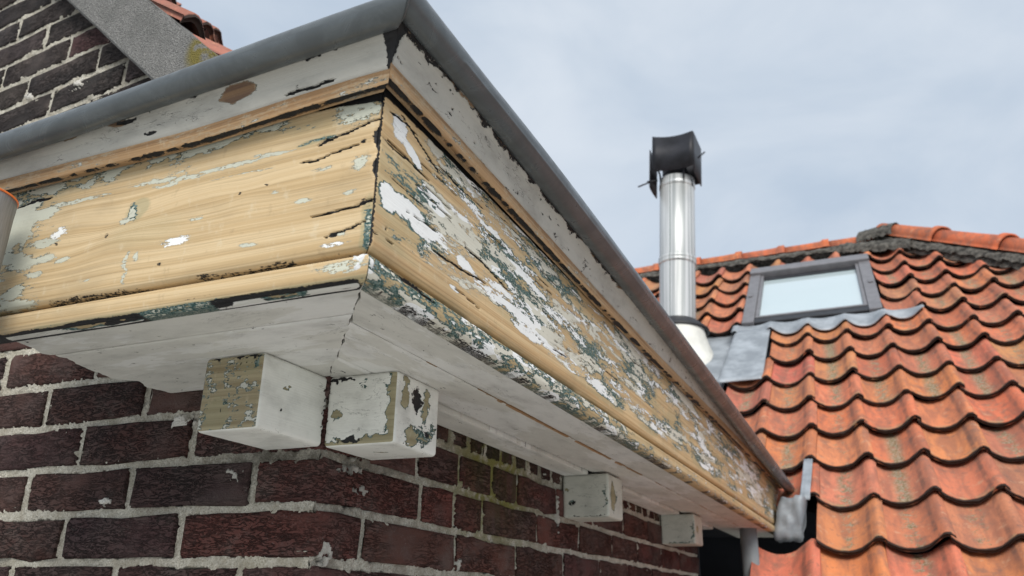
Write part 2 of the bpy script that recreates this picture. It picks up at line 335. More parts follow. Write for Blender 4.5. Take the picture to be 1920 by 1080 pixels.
# ================================================================== bricks and walls
def seg(h, r, n): return np.concatenate([[-h], np.linspace(-h + r, h - r, n), [h]])
def brick_mesh(name, lx, ly, lz, nx, ny, nz, seed, r=.004, jit=.0016):
    xs, ys, zs = seg(lx / 2, r, nx), seg(ly / 2, r, ny), seg(lz / 2, r, nz)
    idx = {}; V = []; F = []
    def vid(i, j, k):
        if (i, j, k) not in idx: idx[(i, j, k)] = len(V); V.append((xs[i], ys[j], zs[k]))
        return idx[(i, j, k)]
    X, Y, Z = len(xs), len(ys), len(zs)
    for i in range(X - 1):
        for k in range(Z - 1):
            F.append([vid(i, 0, k), vid(i + 1, 0, k), vid(i + 1, 0, k + 1), vid(i, 0, k + 1)])
    for j in range(Y - 1):
        for k in range(Z - 1):
            F.append([vid(X - 1, j, k), vid(X - 1, j + 1, k), vid(X - 1, j + 1, k + 1), vid(X - 1, j, k + 1)])
            F.append([vid(0, j, k), vid(0, j, k + 1), vid(0, j + 1, k + 1), vid(0, j + 1, k)])
    for i in range(X - 1):
        for j in range(Y - 1):
            F.append([vid(i, j, 0), vid(i, j + 1, 0), vid(i + 1, j + 1, 0), vid(i + 1, j, 0)])
            F.append([vid(i, j, Z - 1), vid(i + 1, j, Z - 1), vid(i + 1, j + 1, Z - 1), vid(i, j + 1, Z - 1)])
    V = np.array(V); hb = np.array([lx / 2 - r, ly / 2 - r, lz / 2 - r])
    inner = np.clip(V, -hb, hb); d = V - inner; l = np.linalg.norm(d, axis=1, keepdims=True); V = np.where(l > r, inner + d / np.maximum(l, 1e-9) * r, V)
    rg = np.random.default_rng(seed); V += rg.normal(0, jit, V.shape) * np.array([1, .55, 1])
    return mesh_np(name, V, F, smooth=True)
BM = {}
for i in range(5):
    BM['s', i] = brick_mesh("stretcher_brick", .194, .05, .0515, 5, 1, 2, 10 + i)
    BM['h', i] = brick_mesh("header_brick", .092, .05, .0515, 3, 1, 2, 30 + i)
    BM['e', i] = brick_mesh("edge_brick", .052, .05, .0515, 2, 1, 2, 50 + i)
BM['c', 0] = brick_mesh("corner_stretcher", .200, .094, .0515, 5, 3, 2, 70)
BM['c', 1] = brick_mesh("corner_header", .098, .236, .0515, 3, 5, 2, 71)
for me in BM.values(): me.materials.append(M_BRICK)
def jit(c, a):
    k = random.uniform(1 - a, 1 + a); return tuple(x * k * random.uniform(.95, 1.05) for x in c)
def lerp3(a, b, t): return tuple(x + (y - x) * t for x, y in zip(a, b))
def place_brick(parent, O, d, yaw, a0, a1, z0, z1, colf, proud=.0022, joint=.0105):
    L_ = a1 - a0 - joint; H = z1 - z0 - joint
    k = 's' if L_ > .14 else ('h' if L_ > .07 else 'e'); nom = {'s': .194, 'h': .092, 'e': .052}[k]
    o = bpy.data.objects.new("brick", BM[k, random.randrange(5)]); COL.objects.link(o)
    n = Vector((d.y, -d.x, 0)); ctr = O + d * ((a0 + a1) / 2) + Vector((0, 0, (z0 + z1) / 2)) + n * (proud + random.uniform(-.0012, .0012) - .025)
    o.location = ctr; o.rotation_euler = (random.uniform(-.012, .012), random.uniform(-.007, .007), yaw + random.uniform(-.006, .006))
    o.scale = (L_ / nom, 1, H / .0515); o.color = (*colf(), 1)
    o.parent = parent; o.matrix_parent_inverse = Matrix.Translation(-parent.location)
    return o
def mortar_field(parent, O, d, avals, zvals, rects, seed, dirtf=None, splats=(), base=-.0028, upto=None, prev=None):
    """rough mortar bed as a height field between and behind the bricks"""
    A, Z = np.meshgrid(avals, zvals, indexing='ij'); sdm = np.full(A.shape, 1.0)
    jx = (fbm(A * 70, Z * 70, 4, seed) - .5) * .010; jz = (fbm(A * 70, Z * 70, 4, seed + 5) - .5) * .010
    for (a0, a1, z0, z1) in rects:
        ia = (avals > a0 - .03) & (avals < a1 + .03); iz = (zvals > z0 - .03) & (zvals < z1 + .03)
        if not ia.any() or not iz.any(): continue
        sl = np.ix_(ia, iz); a = A[sl] + jx[sl]; z = Z[sl] + jz[sl]
        s = np.maximum(np.maximum(a0 - a, a - a1), np.maximum(z0 - z, z - z1)); sdm[sl] = np.minimum(sdm[sl], s)
    n1 = fbm(A * 260, Z * 260, 3, seed + 9); n2 = fbm(A * 34, Z * 34, 4, seed + 12)
    lvl = base + .001 + (n2 - .5) * .009 + (n1 - .5) * .006
    smear = sst(.62, .78, fbm(A * 50, Z * 70, 5, seed + 21, .6))
    lim = -.0036 - .004 * smear + (fbm(A * 160, Z * 160, 3, seed + 33) - .5) * .003
    h = np.where(sdm > lim, np.maximum(lvl, smear * .0032 + (n1 - .5) * .002 - .0012 + (-.002 * (sdm > 0))), -.013)
    t = sst(lim - .0016, lim, sdm); h = -.013 * (1 - t) + h * t
    B = np.zeros(A.shape)
    for (a, z, ra, rz) in splats:
        q = 1.15 - np.sqrt(((A - a) / ra) ** 2 + ((Z - z) / rz) ** 2) + (fbm(A * 150, Z * 150, 4, seed + 40) - .5) * 2.2
        s = sst(.45, .6, q); h = np.maximum(h, -.013 + s * (.0175 + (n1 - .5) * .003)); B = np.maximum(B, s)
    n = Vector((d.y, -d.x, 0)); P3 = np.array(O)[None, None] + A[..., None] * np.array(d) + h[..., None] * np.array(n); P3[..., 2] += Z
    PD = np.zeros((*A.shape, 4)); PD[..., 2] = B
    if dirtf: PD[..., 0], PD[..., 1] = dirtf(A, Z)
    keep = np.ones((len(avals) - 1) * (len(zvals) - 1), bool)
    if upto is not None:
        ok = upto(A, Z); k = ok[:-1, :-1] & ok[1:, :-1] & ok[:-1, 1:] & ok[1:, 1:]; keep = k.ravel()
    F = gridf(len(avals), len(zvals))[keep]
    return link("mortar", mesh_np("mortar", P3.reshape(-1, 3), F, P=PD.reshape(-1, 4)), M_MORTAR, parent)

wall = empty("brick_wall", (0, 0, -2.6), "dark purple and red brick house corner under the peeling cornice", "wall")
dL, dR = Vector((1, 0, 0)), Vector((0, 1, 0)); Z3 = Vector((0, 0, 0)); CH = .0625
colL = lambda: jit(lerp3((.048, .029, .027), (.080, .041, .034), random.random() ** 1.4), .25)
colR = lambda: jit(lerp3((.112, .040, .033), (.082, .042, .036), random.random()), .2)
rectL = []; rectR = []
for r in range(-6, 5):
    z0 = r * CH; z1 = z0 + CH
    e = [-.102, -.307, -.502, -.705, -.91, -1.11, -1.31] if r % 2 == 0 else [-.208, -.411, -.61, -.812, -1.015, -1.215, -1.40]
    e = [v + random.uniform(-.004, .004) for v in e]; e = sorted(e)
    for a0, a1 in zip(e[:-1], e[1:]):
        place_brick(wall, Z3, dL, 0, a0, a1, z0, z1, colL); rectL.append((a0 + .005, a1 - .005, z0 + .005, z1 - .005))
    # corner brick shows one face on each side
    cl = -e[-1]; right0 = .101 if r % 2 else .245
    if r < 3:
        o = bpy.data.objects.new("brick", BM['c', r % 2 == 0]); COL.objects.link(o)
        nomx, nomy = (.098, .236) if r % 2 == 0 else (.200, .094)
        lx = cl - .005 + .0018; ly = right0 - .005 + .0018
        o.location = (-cl + .005 + lx / 2, -.0018 + ly / 2, z0 + CH / 2); o.scale = (lx / nomx, ly / nomy, 1)
        o.color = (*lerp3((.060, .031, .030), (.096, .038, .032), random.random() if r not in (0, -1) else 1), 1)
        o.parent = wall; o.matrix_parent_inverse = Matrix.Translation(-wall.location)
        rectL.append((-cl + .005, .01, z0 + .005, z1 - .005)); rectR.append((-.01, right0 - .005, z0 + .005, z1 - .005))
    else:
        place_brick(wall, Z3, dL, 0, e[-1], .0, z0, z1, colL); rectL.append((e[-1] + .005, -.005, z0 + .005, z1 - .005))
rowsR = {-1: [.101, .359, .592, .836, 1.068, 1.30, 1.53, 1.76, 2.0, 2.155], 0: [.245, .35, .45, .689, .932, 1.169, 1.394, 1.645, 1.87, 2.155],
         1: [.101, .23, .362, .486, .594, .794, 1.03, 1.27, 1.50, 1.72, 1.95, 2.155]}
for r in range(-6, 2):
    e = rowsR.get(r) or ([.101, .35, .58, .81, 1.05, 1.28, 1.5, 1.74, 1.97, 2.155] if r % 2 else [.245, .47, .70, .93, 1.16, 1.4, 1.63, 1.85, 2.155])
    z0 = r * CH; z1 = z0 + CH
    for a0, a1 in zip(e[:-1], e[1:]):
        place_brick(wall, Z3, dR, R_(90), a0, a1, z0, z1, colR); rectR.append((a0 + .005, a1 - .005, z0 + .005, z1 - .005))
for i in range(34):      # bricks set on edge right under the soffit
    a0 = .02 + i * .0627
    place_brick(wall, Z3, dR, R_(90), a0, a0 + .0627, .125, .199, lambda: tuple(c * random.uniform(.6, 1) for c in (.085, .042, .034)), random.uniform(-.003, .002), .012)
    rectR.append((a0 + .006, a0 + .0567, .131, .193))
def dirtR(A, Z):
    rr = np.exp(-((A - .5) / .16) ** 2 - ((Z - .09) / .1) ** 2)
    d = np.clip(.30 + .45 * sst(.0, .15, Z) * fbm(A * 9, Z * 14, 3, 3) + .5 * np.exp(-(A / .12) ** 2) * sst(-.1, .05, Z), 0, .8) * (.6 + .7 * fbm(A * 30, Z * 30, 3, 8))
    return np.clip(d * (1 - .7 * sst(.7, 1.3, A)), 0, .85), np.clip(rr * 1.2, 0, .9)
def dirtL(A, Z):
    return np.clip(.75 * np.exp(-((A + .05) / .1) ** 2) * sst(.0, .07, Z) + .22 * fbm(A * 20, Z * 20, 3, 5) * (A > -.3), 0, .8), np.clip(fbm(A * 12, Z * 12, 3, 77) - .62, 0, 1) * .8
def spacing(a, b, d0, k):
    v = [a]
    while v[-1] < b: v.append(v[-1] + d0 + k * (v[-1] - a))
    v[-1] = b; return np.array(v)
mortar_field(wall, Z3, dL, np.concatenate([np.linspace(-1.4, -.72, 80)[:-1], np.linspace(-.72, -.003, 330)]), np.linspace(-.40, .33, 300), rectL, 3, dirtL, [(-.128, .041, .018, .010), (-.345, .015, .013, .006), (-.23, .115, .03, .01)])
mortar_field(wall, Z3, dR, spacing(-.0, 2.155, .0022, .0022), np.linspace(-.40, .198, 250), rectR, 13, dirtR, [(.022, -.052, .018, .014), (.085, .028, .02, .01), (.06, .052, .03, .012), (.73, .13, .012, .018), (.37, -.047, .008, .01), (.80, .07, .016, .03)], base=-.0034)
# plain brick body below and behind
boxes("wall_core", [(-1.4, -.014, .016, .24, -2.6, .32), (-.25, -.0135, .02, 2.15, -2.6, .19)], M_MORTAR, wall, 0)
lowbm = []
for r in range(-30, -6):
    for i in range(8):
        a1 = -.0 - i * .205 - (.10 if r % 2 else 0)
        if a1 > -1.3: lowbm.append((max(a1 - .195, -1.4), a1, -.0015, .016, r * CH + .005 - .0, (r + 1) * CH - .006))
    for i in range(9):
        a0 = .1 * (r % 2) + .005 + i * .235; lowbm.append((-.0134, .0015, a0, min(a0 + .225, 2.15), r * CH + .005, (r + 1) * CH - .006))
boxes("lower_brickwork", lowbm, simple("plain_brick", (.07, .035, .032), .4, 20), wall, .0, kind="stuff")

# upper gable wall, set back and turned a little
yawU = R_(-5.0); dU = Vector((math.cos(yawU), math.sin(yawU), 0)); nU = Vector((dU.y, -dU.x, 0)); OU = Vector((-.65, .12, 0))
gable = empty("brick_gable", (-.65, .12, .4), "blackish brick gable with pale joints below the sloping concrete coping", "wall")
colU = lambda: jit(lerp3((.040, .037, .037), (.052, .043, .040), random.random()), .25)
rakez = lambda a: 1.152 - .907 * (a + .28)
CU = .0655; rectU = []
perU = {-1: -.106, 0: -.002, 1: -.104, 2: -.219, 3: -.323, 4: -.447, 5: -.339, 6: -.44}
for r in range(-8, 12):
    p0 = perU.get(r, -.1 if r % 2 else -.2); z0 = .836 + r * CU; z1 = z0 + CU
    # stones rise to the right end where the rake cuts them
    amax = (1.152 - (z0 + CU * .5)) / .907 - .28 + .085; e = [p0 - .2375 * k for k in range(0, 6)]
    x = p0
    while x < amax: x += .2375; e.append(x)
    e = sorted(v for v in set(e) if v > -1.15)
    for a0, a1 in zip(e[:-1], e[1:]):
        if a0 > amax - .03: continue
        a1 = min(a1, amax)
        c = colU if not (r == 2 and a0 > -.25) else (lambda: (.085, .045, .045))
        if a1 - a0 < .05: continue
        place_brick(gable, OU, dU, yawU, a0, a1, z0, z1, c, .0018, .011); rectU.append((a0 + .0055, a1 - .0055, z0 + .0055, z1 - .0055))
mortar_field(gable, OU, dU, np.linspace(-1.1, .5, 560), np.linspace(.30, 1.6, 450), rectU, 23, lambda A, Z: (np.clip(.5 * sst(.08, .02, rakez(A) - Z) + .15 * fbm(A * 20, Z * 20, 2, 4), 0, .7), 0 * A), [(-.32, .91, .02, .012), (-.15, .885, .03, .012)], upto=lambda A, Z: Z < rakez(A) + .05)

# concrete coping following the slope of the gable
def poly_prism(name, pts, off0, off1, mat, parent, res=.0, jit=.0, seed=0, label=None):
    """pts in (a,z) of the gable frame; slab between two offsets along the outward normal"""
    bm = bmesh.new(); vs = [bm.verts.new(OU + dU * a + Vector((0, 0, z)) + nU * off1) for a, z in pts]; f = bm.faces.new(vs)
    g = bmesh.ops.extrude_face_region(bm, geom=[f]); mv = [v for v in g['geom'] if isinstance(v, bmesh.types.BMVert)]
    for v in mv: v.co += nU * (off0 - off1)
    bmesh.ops.bevel(bm, geom=list(bm.edges), offset=.004, segments=2, affect='EDGES')
    if res:
        for k in range(3): bmesh.ops.subdivide_edges(bm, edges=[e for e in bm.edges if e.calc_length() > res * 2], cuts=2, use_grid_fill=True)
    rr = random.Random(seed)
    for v in bm.verts: v.co += Vector((rr.gauss(0, jit), rr.gauss(0, jit), rr.gauss(0, jit)))
    bmesh.ops.recalc_face_normals(bm, faces=bm.faces); me = bpy.data.meshes.new(name); bm.to_mesh(me); bm.free()
    return link(name, me, mat, parent, label)
sl = Vector((.74, 0, -.672)); per = Vector((.672, .74))
t0, t1 = -1.1, .62
lowp = lambda a: (a, 1.092 - .908 * (a + .202)); thick = .150
cop = poly_prism("concrete_coping", [lowp(-.9), lowp(.50), (.50, lowp(.50)[1] + thick), (-.9, lowp(-.9)[1] + thick)], -.06, .04, M_CONC, None, .03, .0005, 3)
poly_prism("gable_core", [(-1.1, .30), (.44, .30), (.44, .50), (-.72, 1.53), (-1.1, 1.55)], -.25, -.016, M_MORTAR, gable)
tag(cop, "rough grey concrete coping band sloping down the upper brick gable", "coping")

# ================================================================== roof frames and pantiles
RO = Vector((.35003, 3.20065, .77621)); RU = Vector((.999596, .026434, .010428)).normalized(); RS = Vector((-.021089, .797485, .602969)).normalized()
RN = RU.cross(RS).normalized(); TW, TP = .205, .2894
def rp(c, r, h=0): return RO + RU * (TW * c) + RS * (TP * r) + RN * h
RM = Matrix(((RU.x, RS.x, RN.x, RO.x), (RU.y, RS.y, RN.y, RO.y), (RU.z, RS.z, RN.z, RO.z), (0, 0, 0, 1)))
def tprof(t):
    k = np.array([0, .07, .22, .44, .68, .84, .93, 1.01, 1.07]); v = np.array([.010, -.003, -.025, -.035, -.022, .006, .021, .020, .006])
    tt = np.asarray(t); i = np.clip(np.searchsorted(k, tt, side='right') - 1, 0, len(k) - 2); f = (tt - k[i]) / (k[i + 1] - k[i])
    m_ = np.gradient(v, k); h = k[i + 1] - k[i]
    return (2 * f ** 3 - 3 * f ** 2 + 1) * v[i] + (f ** 3 - 2 * f ** 2 + f) * h * m_[i] + (-2 * f ** 3 + 3 * f ** 2) * v[i + 1] + (f ** 3 - f ** 2) * h * m_[i + 1]
def tile_mesh(seed):
    rg = np.random.default_rng(seed); ts = np.array([0, .07, .15, .25, .36, .47, .58, .68, .77, .84, .90, .95, 1.0, 1.04, 1.07]); n = len(ts)
    ys = np.array([0, .008, TP * .5, TP + .05]); lift = np.array([.038, .0405, .023, 0.0]); top = []
    for y, l in zip(ys, lift):
        yy = y + (rg.normal(0, .0022, n) if y == 0 else (rg.normal(0, .0012, n)) if y < .01 else 0)
        top.append(np.stack([ts * TW + rg.normal(0, .0006, n), yy + 0 * ts, tprof(ts) + l + rg.normal(0, .0006, n) - (.003 if y == 0 else 0)], -1))
    T = np.array(top); Bt = T.copy(); Bt[..., 2] -= .0125; Bt[0, :, 1] += .003
    V = np.concatenate([T.reshape(-1, 3), Bt.reshape(-1, 3)]); m = len(ys); F = [list(f) for f in gridf(m, n)]; o = m * n
    F = [f[::-1] for f in F]; F += [[a + o for a in f[::-1]] for f in F]
    for i in range(n - 1): F.append([i, i + 1, o + i + 1, o + i])
    for j in range(m - 1):
        a, b = j * n, (j + 1) * n; F.append([b, a, a + o, b + o]); a, b = a + n - 1, b + n - 1; F.append([a, b, b + o, a + o])
    return mesh_np("pantile", V, F)
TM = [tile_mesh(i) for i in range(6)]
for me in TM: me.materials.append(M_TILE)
roof = empty("tiled_roof", rp(2, -7), "orange clay pantile roof with ridge and hip beyond the gutter", "roof")
def tcol():
    t = random.random(); base = [(.55, .195, .098), (.52, .185, .095), (.48, .170, .095), (.57, .21, .105), (.50, .195, .105), (.46, .160, .095)]
    return tuple(c * random.uniform(.85, 1.12) for c in random.choice(base))
def hip_r(c): return 9.45 - .92 * (c - 3.0)
for c in range(-8, 12):
    for r in range(-8, 10):
        if (c < 0 and r < -2) or (c == 0 and r == -4): continue
        if r + .35 > min(9.0, hip_r(c - .5)): continue
        if -1 <= c <= 1 + (r < 4.9) * 0 and 3.9 <= r < 8.0: continue
        if c == 2 and 3.9 <= r < 8.0: continue                    # roof window
        if c in (-1,) and 2 <= r < 3.9: continue                          # lead sheet
        
        if -4.6 < c < -1 and r < 4: continue                              # flue base and valley
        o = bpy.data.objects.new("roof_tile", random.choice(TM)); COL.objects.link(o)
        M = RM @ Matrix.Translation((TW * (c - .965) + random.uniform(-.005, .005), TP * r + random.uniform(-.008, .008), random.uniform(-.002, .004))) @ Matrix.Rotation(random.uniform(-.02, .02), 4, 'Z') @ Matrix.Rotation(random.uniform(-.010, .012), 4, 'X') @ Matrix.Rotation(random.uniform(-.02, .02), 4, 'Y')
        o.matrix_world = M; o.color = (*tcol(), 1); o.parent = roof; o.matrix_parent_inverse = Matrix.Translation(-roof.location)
# boarding under the tiles and the far slopes
def quad(name, P4, mat, parent, kind=None): return link(name, mesh_np(name, [tuple(p) for p in P4], [list(range(len(P4)))], smooth=False), mat, parent, kind=kind)
rA, rB, rC, rD = rp(-9, 9.2, -.04), rp(3.2, 9.2, -.04), rp(12, 1.0, -.04), rp(12, -9, -.04)
quad("roof_deck", [rp(-9, -2.4, -.045), rp(-.9, -2.4, -.045), rp(.0, -2.9, -.045), rp(.0, -5.0, -.045), rp(-.9, -5.2, -.045), rp(-.9, -9, -.045), rD, rC, rB, rA], M_DARK, roof)
quad("rear_slope", [rA, rB, rB + Vector((0, 4, -3)), rA + Vector((0, 4, -3))], M_RIDGE, roof)
quad("side_slope", [rB, rC, Vector((rC.x, 9.3, -.6)), rB + Vector((0, 4, -3))], M_RIDGE, roof)
# ridge and hip tiles (half round), bedded in dark mossy mortar
def ridge_tile(p0, p1, rad, seed):
    ax = (p1 - p0); Ln = ax.length; ax.normalize(); sd_ = ax.cross(Vector((0, 0, 1))).normalized(); up = sd_.cross(ax); rg = np.random.default_rng(seed)
    N = 14; prof = [(0, 1.26), (.045, 1.26), (.06, 1.06), (.5 * Ln, 1.0), (Ln + .03, .97)]; V = []
    for inner in (0, .014):
        for s, k in prof:
            for i in range(N):
                a = math.pi * i / (N - 1) * 1.1 - .05 * math.pi; rr = rad * k - inner
                V.append(tuple(ax * s + sd_ * (math.cos(a) * rr) + up * (math.sin(a) * rr * .92)))
    m = len(prof); F = [list(f) for f in gridf(m, N)]; o = m * N; F += [[x + o for x in f[::-1]] for f in F]
    for i in range(N - 1): F.append([i, i + 1, o + i + 1, o + i]); F.append([o - N + i, 2 * o - N + i, 2 * o - N + i + 1, o - N + i + 1])
    for j in range(m - 1):
        F.append([j * N, (j + 1) * N, (j + 1) * N + o, j * N + o]); F.append([j * N + N - 1, j * N + N - 1 + o, (j + 1) * N + N - 1 + o, (j + 1) * N + N - 1])
    o = link("ridge_tile", mesh_np("ridge_tile", V, F), M_RIDGE, None); o.location = p0; o.color = (*tuple(c * random.uniform(.9, 1.1) for c in (.56, .15, .07)), 1)
    o.parent = roof; o.matrix_parent_inverse = Matrix.Translation(-roof.location)
rx = [-1.86, -1.52, -1.18, -.83, -.50, -.18, .14, .46, .80]
zr = lambda x: rp(0, 9.45).z + (x - .35) * .0104 + .035
pr_ = lambda x: Vector((x, rp(0, 9.45).y + .026 * x, zr(x)))
for i in range(len(rx) - 1): ridge_tile(pr_(rx[i + 1]), pr_(rx[i] + .02), .062, i)
hp = [rp(2.75 + 1.55 * i, 9.50 - 1.43 * i, .075) for i in range(7)]
for i in range(6): ridge_tile(hp[i + 1], hp[i], .088, 20 + i)
def bedding(name, a, b, wdt, hgt, seed, n=120):
    ax = b - a; s_ = ax.cross(Vector((0, 0, 1))).normalized(); V = []; K = 11
    for i in range(n):
        for k in range(K):
            t = k / (K - 1); an = math.pi * t; p = a + ax * (i / (n - 1)) + s_ * (math.cos(an) * wdt) + Vector((0, 0, math.sin(an) * hgt))
            V.append(p)
    V = np.array([tuple(v) for v in V]); q = np.arange(len(V)); nn = fbm(q // K * .6, q % K * .9, 4, seed) - .5
    V[:, 2] += nn * .05; V[:, 1] += nn * .03
    return link(name, mesh_np(name, V, gridf(n, K)), M_MOSSM, roof)
bedding("mortar_bedding", pr_(-1.9) - RS * .04 - Vector((0, 0, .055)), pr_(.82) - RS * .03 - Vector((0, 0, .055)), .095, .06, 5)
bedding("mortar_bedding", hp[0] - Vector((0, 0, .085)), hp[6] - Vector((0, 0, .085)), .125, .075, 9, 160)
bedding('mortar_bedding', hp[0] - RS * .01 - Vector((0, 0, .13)), hp[6] - RS * .01 - Vector((0, 0, .13)), .11, .09, 11, 160)
lump = bedding("mortar_bedding", pr_(.70) + Vector((0, -.01, -.03)), hp[0] + (hp[1] - hp[0]) * .25 + Vector((0, -.01, -.02)), .115, .115, 15, 50)
bedding('mortar_bedding', pr_(.55) - RS * .08 - Vector((0, 0, .06)), hp[0] - RS * .12 + (hp[1] - hp[0]) * .5 - Vector((0, 0, .08)), .10, .10, 18, 50)
# ---- roof window
win = empty("roof_window", rp(0, 4.4), "grey framed roof window reflecting pale sky among orange tiles", "roof window")
c0, c1, r0, r1 = -1.86 * TW, 1.99 * TW, 3.84 * TP, 7.86 * TP
fw_ = .072
boxes("frame_side", [(c0, c0 + fw_, r0 + .05, r1, -.02, .055)], M_ALU, win, .004, RM)
boxes("frame_side", [(c1 - fw_, c1, r0 + .05, r1, -.02, .055)], M_ALU, win, .004, RM)
boxes("frame_top", [(c0, c1, r1 - .105, r1 + .02, -.02, .075)], M_ALU, win, .006, RM)
boxes("frame_bottom", [(c0 + .05, c1 - .05, r0 + .06, r0 + .14, -.03, .045)], M_BLACKTRIM, win, .006, RM)
boxes("sill", [(c0 + .02, c1 - .02, r0 - .02, r0 + .058, -.03, .012)], M_BLACKTRIM, win, .004, RM)
boxes("sash_bar", [(c0 + fw_ + .001, c1 - fw_ - .001, r0 + .141, r0 + .165, -.01, .05)], M_ALU, win, .003, RM)
boxes("sash_bar", [(c0 + fw_ + .001, c0 + fw_ + .022, r0 + .166, r1 - .106, -.01, .046)], M_ALU, win, .003, RM)
boxes("sash_bar", [(c1 - fw_ - .022, c1 - fw_ - .001, r0 + .166, r1 - .106, -.01, .046)], M_ALU, win, .003, RM)
boxes("frame_shadow", [(c0 + fw_ + .023, c1 - fw_ - .023, r1 - .175, r1 - .106, .0245, .03)], M_BLACKTRIM, win, .001, RM)  # dark strip standing in for the shadow below the top frame
boxes("pane", [(c0 + fw_ + .023, c1 - fw_ - .023, r0 + .166, r1 - .106, .012, .024)], M_GLASS, win, 0, RM)
for s in (c0 + .012, c1 - .042): boxes("hinge_cover", [(s, s + .03, r0 + .55, r0 + .62, .0552, .062)], M_ALU, win, .002, RM)
# ---- lead aprons
lead = empty("lead_flashing", rp(-1.5, 2), "grey lead apron scalloped over the tiles below the roof window", "flashing")
def drape(name, ca, cb, ra, rb, h, parent, seed, n=90, m=12):
    V = []; cs = np.linspace(ca, cb, n); rs_ = np.linspace(ra, rb, m)
    for i, c in enumerate(cs):
        for j, r in enumerate(np.linspace(ra + .2 * float(sst(1.95, 2.15, c)), rb, m)):
            t = (c + .965) % 1.0; hh = float(tprof(np.array([t]))[0])
            fade = 1 - .75 * (j / (m - 1)); V.append(tuple(rp(c, r + (.05 * (vn(np.array([c * 3.]), np.array([.5]), seed)[0] - .5) if j == 0 else 0), h + hh * fade + .004 * fbm(np.array([c * 5]), np.array([r * 5.]), 2, seed)[0])))
    me = mesh_np(name, V, gridf(n, m)); o = link(name, me, M_LEAD, parent); s = o.modifiers.new("thick", 'SOLIDIFY'); s.thickness = .006; s.offset = 1
    return o
drape("apron", -2.1, 3.0, 3.52, 3.98, .034, lead, 1)
def flat_sheet(name, cc, h, parent, mat=M_LEAD, n=14, jit=.006, seed=0):
    (a, b, c, d) = cc; V = []
    for i in range(n):
        for j in range(n):
            u, v = i / (n - 1), j / (n - 1); p = [(a[k] * (1 - u) + b[k] * u) * (1 - v) + (d[k] * (1 - u) + c[k] * u) * v for k in (0, 1)]
            V.append(tuple(rp(p[0], p[1], h + jit * (fbm(np.array([u * 4.]), np.array([v * 4.]), 3, seed)[0] - .5))))
    o = link(name, mesh_np(name, V, gridf(n, n)), mat, parent); s = o.modifiers.new("thick", 'SOLIDIFY'); s.thickness = .006; return o
flat_sheet("lead_sheet", ((-2.2, 1.0), (-1.1, 1.0), (-1.02, 3.6), (-2.0, 3.6)), .048, lead, seed=4)
flat_sheet("valley_sheet", ((-4.8, 1.0), (-2.15, 1.0), (-1.95, 4.6), (-4.8, 4.4)), -.02, lead, seed=6, jit=.03)
strip = flat_sheet("lead_strip", ((-.22, -3.15), (-.05, -3.15), (.02, -2.1), (-.14, -2.1)), .062, None, seed=8, n=8)
tag(strip, "narrow pale lead strip tucked under the tiles beside the far gutter end", "flashing")
# ---- flue
FX, FY = -.414, 3.95
flue = empty("chimney_flue", (FX, FY, 1.2), "shiny steel chimney flue with black square cowl against the sky", "chimney")
tilt = Matrix.Translation((FX, FY, 1.4835)) @ Matrix.Rotation(R_(2.9), 4, 'Y') @ Matrix.Scale(.9318, 4)
lathe("pipe", [(.118, -.10), (.118, .45)], M_STEEL, flue, M=tilt)
lathe("pipe", [(.118, .47), (.118, 1.07), (.10, 1.075)], M_STEEL, flue, M=tilt)
lathe("clamp_band", [(.1175, .435), (.125, .44), (.126, .455), (.121, .46), (.126, .466), (.125, .482), (.1175, .487)], M_STEEL, flue, M=tilt)
lathe("clamp_band", [(.1175, 1.0), (.122, 1.003), (.122, 1.03), (.1175, 1.034)], M_STEEL, flue, M=tilt)
lathe("storm_collar", [(.119, .05), (.128, .045), (.20, -.012), (.205, -.03), (.19, -.03), (.118, .0)], M_BLACKTRIM, flue, M=tilt)
lathe("flue_base", [(.150, -.03), (.160, -.09), (.185, -.17), (.225, -.27), (.27, -.40), (.29, -.6), (.29, -.75)], M_PLASTER, flue, base=(FX + .01, FY - .03, 1.50))
# cowl: four curved sooty plates around an open core
cw = []
def plate(cx, cy, w_, axis, z0, z1, curve, name="cowl_plate"):
    n = 11; V = []
    for i in range(n):
        t = i / (n - 1) * 2 - 1
        for z in (z0 + (.012 * t * t if axis == 'x' else 0), z1 - .014 * (1 - t * t) * (axis == 'x')):
            off = curve * t * t
            V.append((cx + t * w_, cy + off, z) if axis == 'x' else (cx + off, cy + t * w_, z))
    me = mesh_np(name, V, gridf(n, 2)); me.transform(tilt); o = link(name, me, M_BLACK, flue); s = o.modifiers.new("t", 'SOLIDIFY'); s.thickness = .006; return o
plate(.0, -.132, .140, 'x', 1.09, 1.365, -.012); plate(.0, .132, .140, 'x', 1.09, 1.365, .012)
plate(.144, .0, .128, 'y', 1.07, 1.365, .0); plate(-.160, -.035, .095, 'y', .985, 1.27, .004); plate(-.146, .05, .08, 'y', 1.26, 1.365, .0)
for a in range(4):
    an = a * math.pi / 2 + .6; x, y = math.cos(an), math.sin(an)
    tube("cowl_strut", [tilt @ Vector((x * .115, y * .115, 1.0)), tilt @ Vector((x * .125, y * .125, 1.1)), tilt @ Vector((x * .15, y * .15, 1.16))], .006, M_BLACK, flue, 8)
lathe("cowl_core", [(.085, 1.05), (.10, 1.09), (.07, 1.14), (.055, 1.30), (.0, 1.30)], M_BLACK, flue, M=tilt)
for (x0, y0, z0, x1, y1, z1) in ((-.16, -.13, 1.02, -.235, -.15, .985), (.17, -.12, 1.16, .225, -.16, 1.175), (-.1, -.14, 1.02, -.17, -.16, 1.01), (.13, -.13, 1.0, .14, -.15, .94)):
    tube("bolt", [tilt @ Vector((x0, y0, z0)), tilt @ Vector((x1, y1, z1))], .005, M_BLACK, flue, 6)

